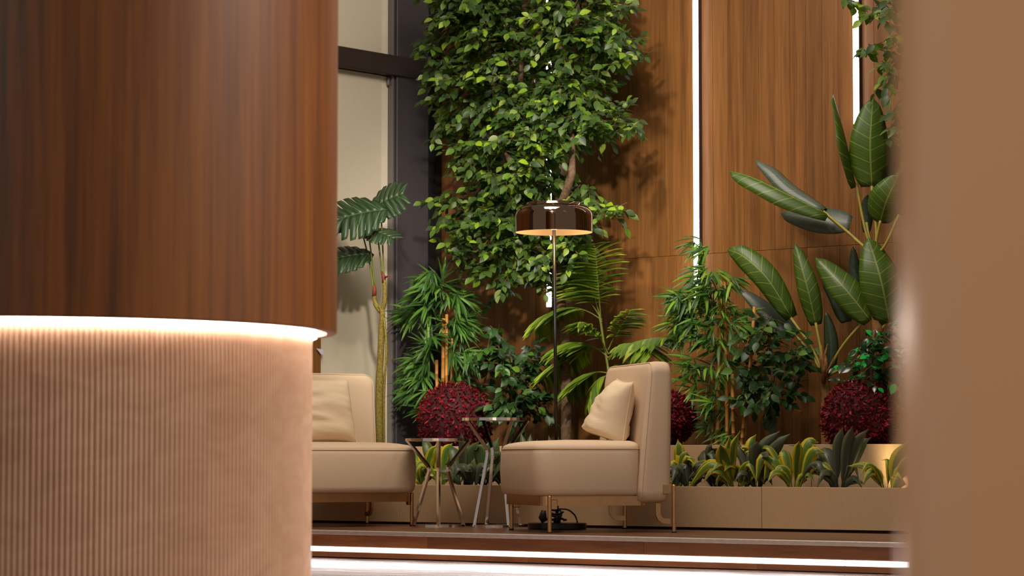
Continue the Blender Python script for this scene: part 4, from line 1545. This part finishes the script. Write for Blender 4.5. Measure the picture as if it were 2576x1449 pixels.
monstera_leaf(None, mo(958, 528, -.03), mo(966, 700), 0.27, 0.34, RIGHT * -0.85 + TOCAM * 0.30 + up * -0.10, up * 0.65 + TOCAM * 0.80, 1)
monstera_leaf(None, mo(940, 520, .0), mo(962, 700), 0.19, 0.27, RIGHT * 0.65 + TOCAM * 0.35 + up * 0.38, up * 0.55 + TOCAM * 0.8 - RIGHT * .35, 2)
monstera_leaf(None, mo(926, 580, -.05), mo(942, 720), 0.19, 0.20, RIGHT * 0.65 + TOCAM * 0.6 + up * -0.08, up * 0.85 + TOCAM * 0.55, 3)
monstera_leaf(None, mo(925, 640, -.02), mo(940, 730), 0.24, 0.25, RIGHT * -0.9 + TOCAM * 0.3 + up * -0.02, up * 0.7 + TOCAM * 0.65, 4)
monstera_leaf(None, mo(900, 545, .03), mo(942, 720), 0.20, 0.24, RIGHT * -0.9 + TOCAM * 0.2 + up * 0.0, up * 0.7 + TOCAM * 0.6, 5)


# ------------------------------------------------------------------ red box balls
def red_ball(u, v, rpx, Y, label, seed, n=2700):
    rnd = random.Random(seed)
    c = on_y(u, v, Y)
    r = rpx * (c - EYE).length / FPX
    zc = max(c.z, SOIL_B + r * 0.93)
    P = PlantRoot('topiary_ball', (c.x, c.y, SOIL_B), label, 'topiary', 'red topiary balls')
    core = lathe('core', [(0.0001, zc - SOIL_B - r * .9)] + [(r * 0.9 * math.sin(R(a)), zc - SOIL_B - r * 0.9 * math.cos(R(a))) for a in range(10, 180, 10)] + [(0.0001, zc - SOIL_B + r * .9)], M['ball_core'], P.o, 32)
    verts, faces, val = [], [], []
    bv = [q.co.copy() for q in me_red.vertices]
    bf = [tuple(p.vertices) for p in me_red.polygons]
    cc_ = Vector((c.x, c.y, zc))
    for i in range(n):
        ph = i * 2.399963
        zz = 1 - 2 * (i + 0.5) / n
        rr = math.sqrt(1 - zz * zz)
        nr = Vector((rr * math.cos(ph), rr * math.sin(ph), zz))
        nr = (nr + rvec(rnd) * 0.05).normalized()
        d = (nr * rnd.uniform(0.25, 0.9) + rvec(rnd) * 0.9)
        m = basis(cc_ + nr * r * rnd.uniform(0.87, 0.96), d, nr, rnd.uniform(0.018, 0.028))
        mm = P.inv @ m
        b = len(verts)
        verts += [tuple(mm @ q) for q in bv]
        faces += [tuple(b + k_ for k_ in f) for f in bf]
        val += [rnd.random()] * len(bf)
    o = mesh_obj('foliage', verts, faces, M['leaf_red'], P.o, True)
    at = o.data.attributes.new('rnd', 'FLOAT', 'FACE')
    at.data.foreach_set('value', val)
    o['kind'] = 'stuff'


red_ball(1145, 1062, 98, 11.66, 'red leaf ball behind the two chrome side tables', 81)
red_ball(1680, 1052, 70, 11.66, 'red leaf ball half hidden behind the armchair back', 82)
red_ball(2162, 1055, 98, 11.62, 'red leaf ball at the pillar below the dark glossy bush', 83)


# ------------------------------------------------------------------ low plants in the trough
def cordyline(u, Y, blades, mat, label, seed, cat='plant', group='low leafy plants in the trough'):
    """blades: list of (tip_u, tip_v, mid_du, mid_dv, width_px)"""
    base = on_y(u, 1212, Y)
    base.z = SOIL_T
    P = PlantRoot('cordyline_plant', base, label, cat, group)
    kk = mpp(Y, u)
    rnd = random.Random(seed)
    for i, bl in enumerate(blades):
        tu, tv, mu, mv, wd = bl[:5]
        mm_ = bl[5] if len(bl) > 5 else mat
        dy = rnd.uniform(-0.11, 0.10)
        tip = on_y(tu, tv, min(Y + dy * 1.4, Y_BED - 0.02) if tv > 1115 else Y + dy)
        st = base + RIGHT * rnd.uniform(-.012, .012) + TOCAM * rnd.uniform(-.01, .01)
        mid = on_y(mu, mv, Y + dy * 0.6) + up * 0.02 + TOCAM * 0.02
        nrm = TOCAM * 1.0 + up * 0.6 + RIGHT * rnd.uniform(-.4, .4)
        blade('leaf', [st, mid, tip], wd * kk * 1.15, M[mm_], P.o, P.base, nrm, 'cordy', 0.22, 0.03, seed * 17 + i, 12, 4)
    for i in range(5):                 # short arching outer blades
        sg = -1 if i % 2 else 1
        L = rnd.uniform(0.10, 0.19)
        d = RIGHT * sg * rnd.uniform(0.35, 0.9) + TOCAM * rnd.uniform(-0.1, 0.6)
        st = base + d * 0.01
        p1 = st + d * L * 0.35 + up * L * 0.75
        p2 = st + d * L * 0.85 + up * L * rnd.uniform(0.75, 1.0)
        p3 = st + d * L * 1.25 + up * L * rnd.uniform(0.35, 0.7)
        for q in (p1, p2, p3):
            q.y = max(min(q.y, Y_BED - 0.015), Y_PLANT + 0.03 if q.z < 0.24 else Y_PLANT - 0.08)
        blade('leaf', [st, p1, p2, p3], rnd.uniform(20, 32) * kk, M[mat], P.o, P.base, TOCAM * 0.8 + up * 0.9, 'cordy', 0.2, 0.03, seed * 31 + i, 12, 4)
    return P


YT = 11.28
cordyline(1712, YT, [(1735, 1145, 1722, 1160, 34), (1705, 1105, 1708, 1150, 24), (1690, 1180, 1700, 1180, 26), (1748, 1168, 1732, 1165, 22)], 'cordy_yellow', 'small yellow-edged plant right behind the armchair back', 101)
cordyline(1735, YT - .06, [(1700, 1240, 1705, 1190, 30), (1738, 1200, 1725, 1178, 28), (1690, 1215, 1705, 1190, 24)], 'cordy_dark', 'dark low plant beside the armchair rear leg', 102)
cordyline(1850, YT - .04, [(1708, 1218, 1770, 1170, 30), (1725, 1235, 1790, 1178, 26), (1740, 1200, 1790, 1175, 26), (1812, 1118, 1822, 1165, 40), (1862, 1083, 1840, 1150, 22), (1835, 1098, 1832, 1160, 26)], 'cordy_yellow',
          'yellow-green variegated plant arching towards the armchair', 103)
cordyline(1800, YT + .05, [(1768, 1140, 1775, 1150, 40), (1790, 1120, 1788, 1150, 30), (1800, 1180, 1790, 1150, 24)], 'cordy_dark', 'dark purple leaf plant behind the arching variegated one', 104)
cordyline(1872, YT + .04, [(1902, 1092, 1888, 1135, 24), (1870, 1125, 1872, 1150, 26), (1890, 1160, 1884, 1150, 22)], 'cordy_yellow', 'upright yellow-edged plant with narrow pointed leaves', 105)
cordyline(1905, YT, [(1962, 1083, 1925, 1140, 34), (1990, 1090, 1945, 1140, 30), (1905, 1110, 1905, 1150, 36), (1850, 1150, 1880, 1150, 24), (1812, 1118, 1860, 1140, 22), (1930, 1150, 1918, 1160, 24)], 'cordy_dark',
          'dark purple plant with blades fanning up in the middle of the trough', 106)
cordyline(2000, YT - .02, [(1900, 1222, 1925, 1160, 26), (1895, 1135, 1940, 1140, 16), (1960, 1140, 1975, 1150, 24), (2060, 1112, 2030, 1130, 34), (2075, 1140, 2040, 1150, 28), (1920, 1215, 1945, 1165, 28), (2010, 1110, 2005, 1150, 22), (1955, 1150, 1975, 1165, 20)],
          'cordy_yellow', 'wide yellow-striped plant left of the tall dark one', 107)
cordyline(2110, YT, [(2145, 1070, 2132, 1130, 26), (2120, 1075, 2108, 1130, 26), (2185, 1078, 2150, 1130, 26), (2192, 1100, 2160, 1135, 24), (2090, 1130, 2088, 1150, 44), (2000, 1195, 2050, 1165, 34), (2010, 1210, 2060, 1175, 26), (1985, 1120, 2045, 1140, 28), (2062, 1130, 2085, 1150, 26)],
          'cordy_dark', 'tall dark purple plant with upright blades near the trough light', 108)
cordyline(2232, YT - .06, [(2130, 1172, 2185, 1185, 22), (2290, 1105, 2262, 1165, 40), (2215, 1158, 2235, 1172, 14), (2240, 1240, 2262, 1212, 34), (2300, 1150, 2275, 1180, 30)], 'cordy_yellow', 'yellow-green plant lit by the trough light next to the pillar', 109)
# trough behind the tables
cordyline(1062, YT, [(1042, 1130, 1046, 1165, 24), (1100, 1120, 1080, 1155, 26), (1040, 1170, 1048, 1180, 24), (1075, 1198, 1065, 1185, 22), (1052, 1195, 1052, 1195, 20)], 'cordy_yellow', 'yellow-green plant behind the shorter side table', 111)
cordyline(1108, YT + .03, [(1138, 1115, 1120, 1150, 24), (1175, 1132, 1140, 1155, 24), (1060, 1100, 1080, 1140, 26, 'cordy_green'), (1100, 1110, 1102, 1150, 24), (1160, 1165, 1135, 1165, 22, 'cordy_green')], 'cordy_yellow', 'variegated plant under the red ball', 112)
cordyline(1165, YT, [(1160, 1085, 1162, 1140, 20, 'cordy_dark'), (1130, 1120, 1145, 1150, 28), (1205, 1110, 1185, 1150, 30), (1120, 1170, 1140, 1170, 24), (1225, 1160, 1195, 1165, 26), (1180, 1105, 1172, 1150, 24)], 'cordy_green', 'green and purple low plant below the taller table', 113)
cordyline(1222, YT + .02, [(1200, 1120, 1210, 1150, 30), (1255, 1100, 1240, 1150, 26), (1270, 1150, 1245, 1160, 28), (1180, 1155, 1200, 1165, 26), (1230, 1110, 1226, 1150, 26)], 'cordy_green', 'dark green plant between the legs of the taller table', 114)
cordyline(1275, YT, [(1240, 1195, 1255, 1180, 30), (1290, 1105, 1282, 1150, 26), (1310, 1130, 1292, 1160, 28), (1245, 1140, 1260, 1165, 26), (1320, 1170, 1300, 1175, 26)], 'cordy_green', 'dark green plant behind the front of the armchair seat', 115)
cordyline(1190, YT - .06, [(1150, 1205, 1165, 1185, 30), (1235, 1200, 1212, 1185, 30), (1180, 1180, 1186, 1190, 26), (1140, 1190, 1165, 1180, 24)], 'cordy_dark', 'low dark plant at the trough edge behind the tables', 116)
cordyline(1395, YT + .05, [(1402, 1092, 1400, 1140, 18), (1380, 1095, 1386, 1140, 18), (1420, 1105, 1408, 1140, 20), (1350, 1110, 1370, 1150, 24)], 'cordy_green', 'green plant showing just above the armchair seat at the lamp pole', 117)
cordyline(1330, YT + .03, [(1310, 1085, 1318, 1140, 20), (1335, 1090, 1332, 1140, 20), (1352, 1105, 1342, 1140, 22)], 'cordy_green', 'green plant behind the armchair seat beside the taller table top', 118)

# small uplight lying in the trough
ul = on_y(2196, 1213, YT)
ul.z = SOIL_T
lt_ = tag(empty('garden_spotlight', ul), 'small glowing spotlight in the trough near the pillar', 'light')
lathe('housing', [(0, 0), (0.03, 0), (0.034, 0.03), (0.030, 0.038)], M['black_metal'], lt_, 20)
lathe('lens', [(0, 0.037), (0.0295, 0.037)], emission('warm_lens', (1.0, 0.78, 0.34, 1), 12), lt_, 20)
spot('trough_uplight', ul + Vector((0, -0.01, 0.05)), (ul.x + 0.12, Y_BED, 0.36), 9, (1.0, 0.80, 0.42), 110, 0.8, 0.02)
